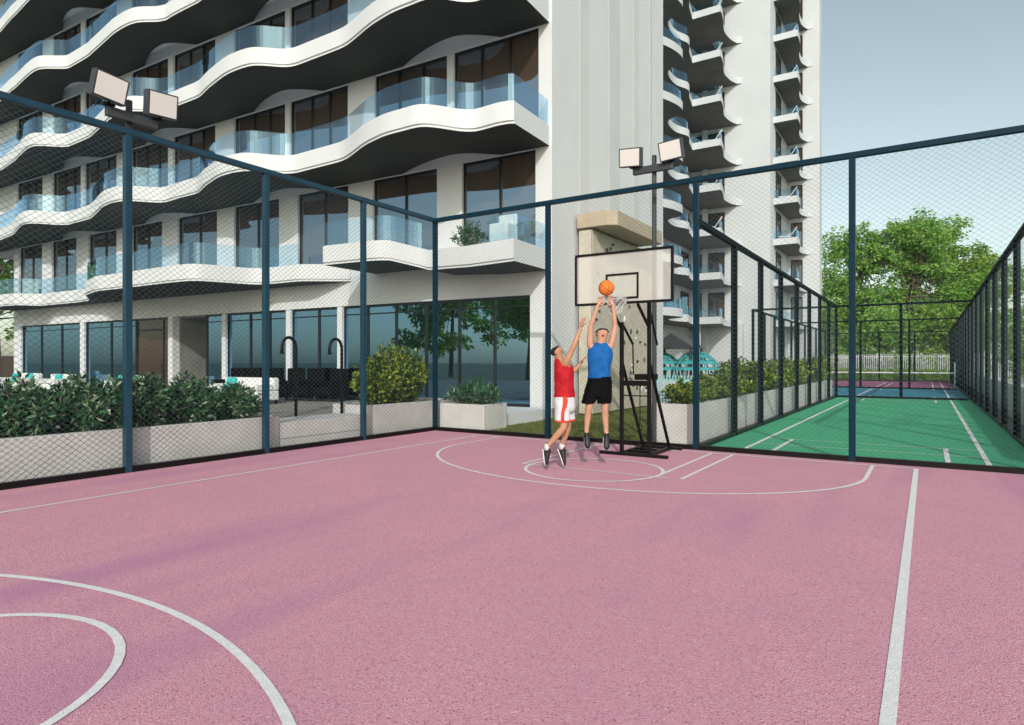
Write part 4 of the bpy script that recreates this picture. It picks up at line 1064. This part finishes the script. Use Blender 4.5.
# player in red: side on, face turned up, right arm reaching
pr = root('person', 'man in red vest and white shorts jumping with one arm stretched up', 'person', (-4.53, 8.39, 0), YAW, 'basketball players')
N = {}; E = []
N['pel'] = (.005, 0, 1.0, (.105, .12)); N['wst'] = (-.005, 0, 1.17, (.095, .11)); N['cst'] = (-.01, 0, 1.38, (.115, .13)); N['upc'] = (-.02, 0, 1.54, (.09, .10))
N['nk'] = (-.07, 0, 1.645, .054); N['jaw'] = (-.080, 0, 1.70, (.076, .070)); N['hd'] = (-.110, 0, 1.77, (.106, .090)); N['hdt'] = (-.138, 0, 1.815, (.095, .084))
E += [('pel', 'wst'), ('wst', 'cst'), ('cst', 'upc'), ('upc', 'nk'), ('nk', 'jaw'), ('jaw', 'hd'), ('hd', 'hdt')]
for g, sh_, el, wr in (('l', (.015, -.14, 1.60), (.125, -.20, 1.84), (.225, -.18, 2.10)), ('r', (.03, .14, 1.56), (.125, .16, 1.44), (.255, .20, 1.565))):
    N[g+'s'] = (*sh_, .060); N[g+'b'] = tuple(a*.55+b_*.45 for a, b_ in zip(sh_, el))+(.049,); N[g+'e'] = (*el, .038)
    N[g+'f'] = tuple(a*.65+b_*.35 for a, b_ in zip(el, wr))+(.039,); N[g+'w'] = (*wr, .026)
    E += [('upc', g+'s'), (g+'s', g+'b'), (g+'b', g+'e'), (g+'e', g+'f'), (g+'f', g+'w')]
hand(N, E, 'lw', N['lw'][:3], (.28, 0, 1), (.6, -1, 0), .12, (1, .4, 0))
hand(N, E, 'rw', N['rw'][:3], (.5, .15, .8), (0, -1, .3), .3, (1, .2, -.4))
for g, hip, kn, an in (('L', (-.02, -.09, .98), (-.015, -.16, .655), (-.262, -.08, .355)), ('R', (.02, .09, .98), (.062, .04, .645), (-.030, .10, .345))):
    N[g+'h'] = (*hip, .086); N[g+'t'] = tuple((a+b_)/2 for a, b_ in zip(hip, kn))+(.077,); N[g+'k'] = (*kn, .056)
    N[g+'c'] = tuple(a*.65+b_*.35 for a, b_ in zip(kn, an))+(.056,); N[g+'a'] = (*an, .036); N[g+'x'] = (an[0]+.01, an[1], an[2]-.05, .034)
    E += [('pel', g+'h'), (g+'h', g+'t'), (g+'t', g+'k'), (g+'k', g+'c'), (g+'c', g+'a'), (g+'a', g+'x')]
body = skinmesh('body', N, E, M['skin2'], pr, 2, 'pel')
q = MB(); q.loft([(.007, 0, 1.085, .155, .165), (.004, 0, 1.16, .146, .158), (0, 0, 1.27, .140, .155), (.0, 0, 1.38, .142, .165), (-.002, 0, 1.47, .146, .170), (-.008, 0, 1.54, .138, .155), (-.03, 0, 1.59, .112, .12, -.015), (-.055, 0, 1.625, .085, .085, -.03), (-.065, 0, 1.64, .07, .072, -.03)], 28, wob=.07)
cloth(q, 'vest', M['rshirt'], pr, .009, .010)
q = MB(); q.loft([(.005, 0, 1.12, .146, .16), (.006, 0, 1.04, .156, .17), (.01, 0, .95, .160, .175), (.015, 0, .90, .145, .16), (.015, 0, .86, .11, .12)], 24, wob=.02)
for c0, c1, y0 in ((-.03, -.035, -.09), (.035, .062, .06)):
    q.loft([(c0, y0, 1.0, .105, .10), (c0*.5+c1*.5, y0*1.1, .88, .108, .102), (c1, y0*1.3, .765, .110, .102), (c1, y0*1.3, .735, .110, .102)], 20, wob=.03)
cloth(q, 'shorts', M['wshort'], pr, .009, .006)
q = MB()
for c1, y0 in ((-.035, -.117), (.062, .078)):
    q.loft([(c1, y0, .728, .112, .104), (c1, y0, .756, .113, .105)], 24, cap=False)
    q.loft([(c1, y0, .756, .100, .092), (c1, y0, .728, .100, .092)], 24, cap=False)
q.build('hem', M['orangered'], pr, smooth=True)
q = MB()
rg_ = [(1.10, .006, 0, .158, .172), (1.03, .008, 0, .165, .180), (.96, -.005, -.03, .150, .165), (.88, -.032, -.099, .113, .108), (.80, -.035, -.11, .115, .107), (.757, -.035, -.117, .116, .107)]
vs = []
for z, cx, cy, rx, ry in rg_:
    for a_ in (-1.78, -1.64, -1.50, -1.36): vs.append((cx+rx*math.cos(a_)-.005, cy+ry*math.sin(a_)-.004, z))
q.add(vs, [(4*i+j, 4*i+j+1, 4*i+j+5, 4*i+j+4) for i in range(5) for j in range(3)])
o = q.build('side_stripe', M['orangered'], pr, smooth=True); s2 = o.modifiers.new('s', 'SOLIDIFY'); s2.thickness = .004
face(pr, body, (-.112, 0, 1.765), (1, -.25, .62), (-.5, 0, 1), M['skin2'], .0)
hairm(pr, body, (-.120, 0, 1.775), (1, -.25, .62), (-.55, 0, 1))
shoe(pr, (-.262, -.08, .29), (-.235, -.10, .10), (.9, -.2, .1)); shoe(pr, (-.03, .10, .285), (.045, .08, .07), (.9, 0, .35))
for a in ((-.262, -.08, .355), (-.030, .10, .345)):
    q = MB(); q.tube([(a[0], a[1], a[2]-.045), (a[0]+.01, a[1], a[2]+.045)], .043, 12); q.build('sock', M['wshort'], pr, smooth=True)
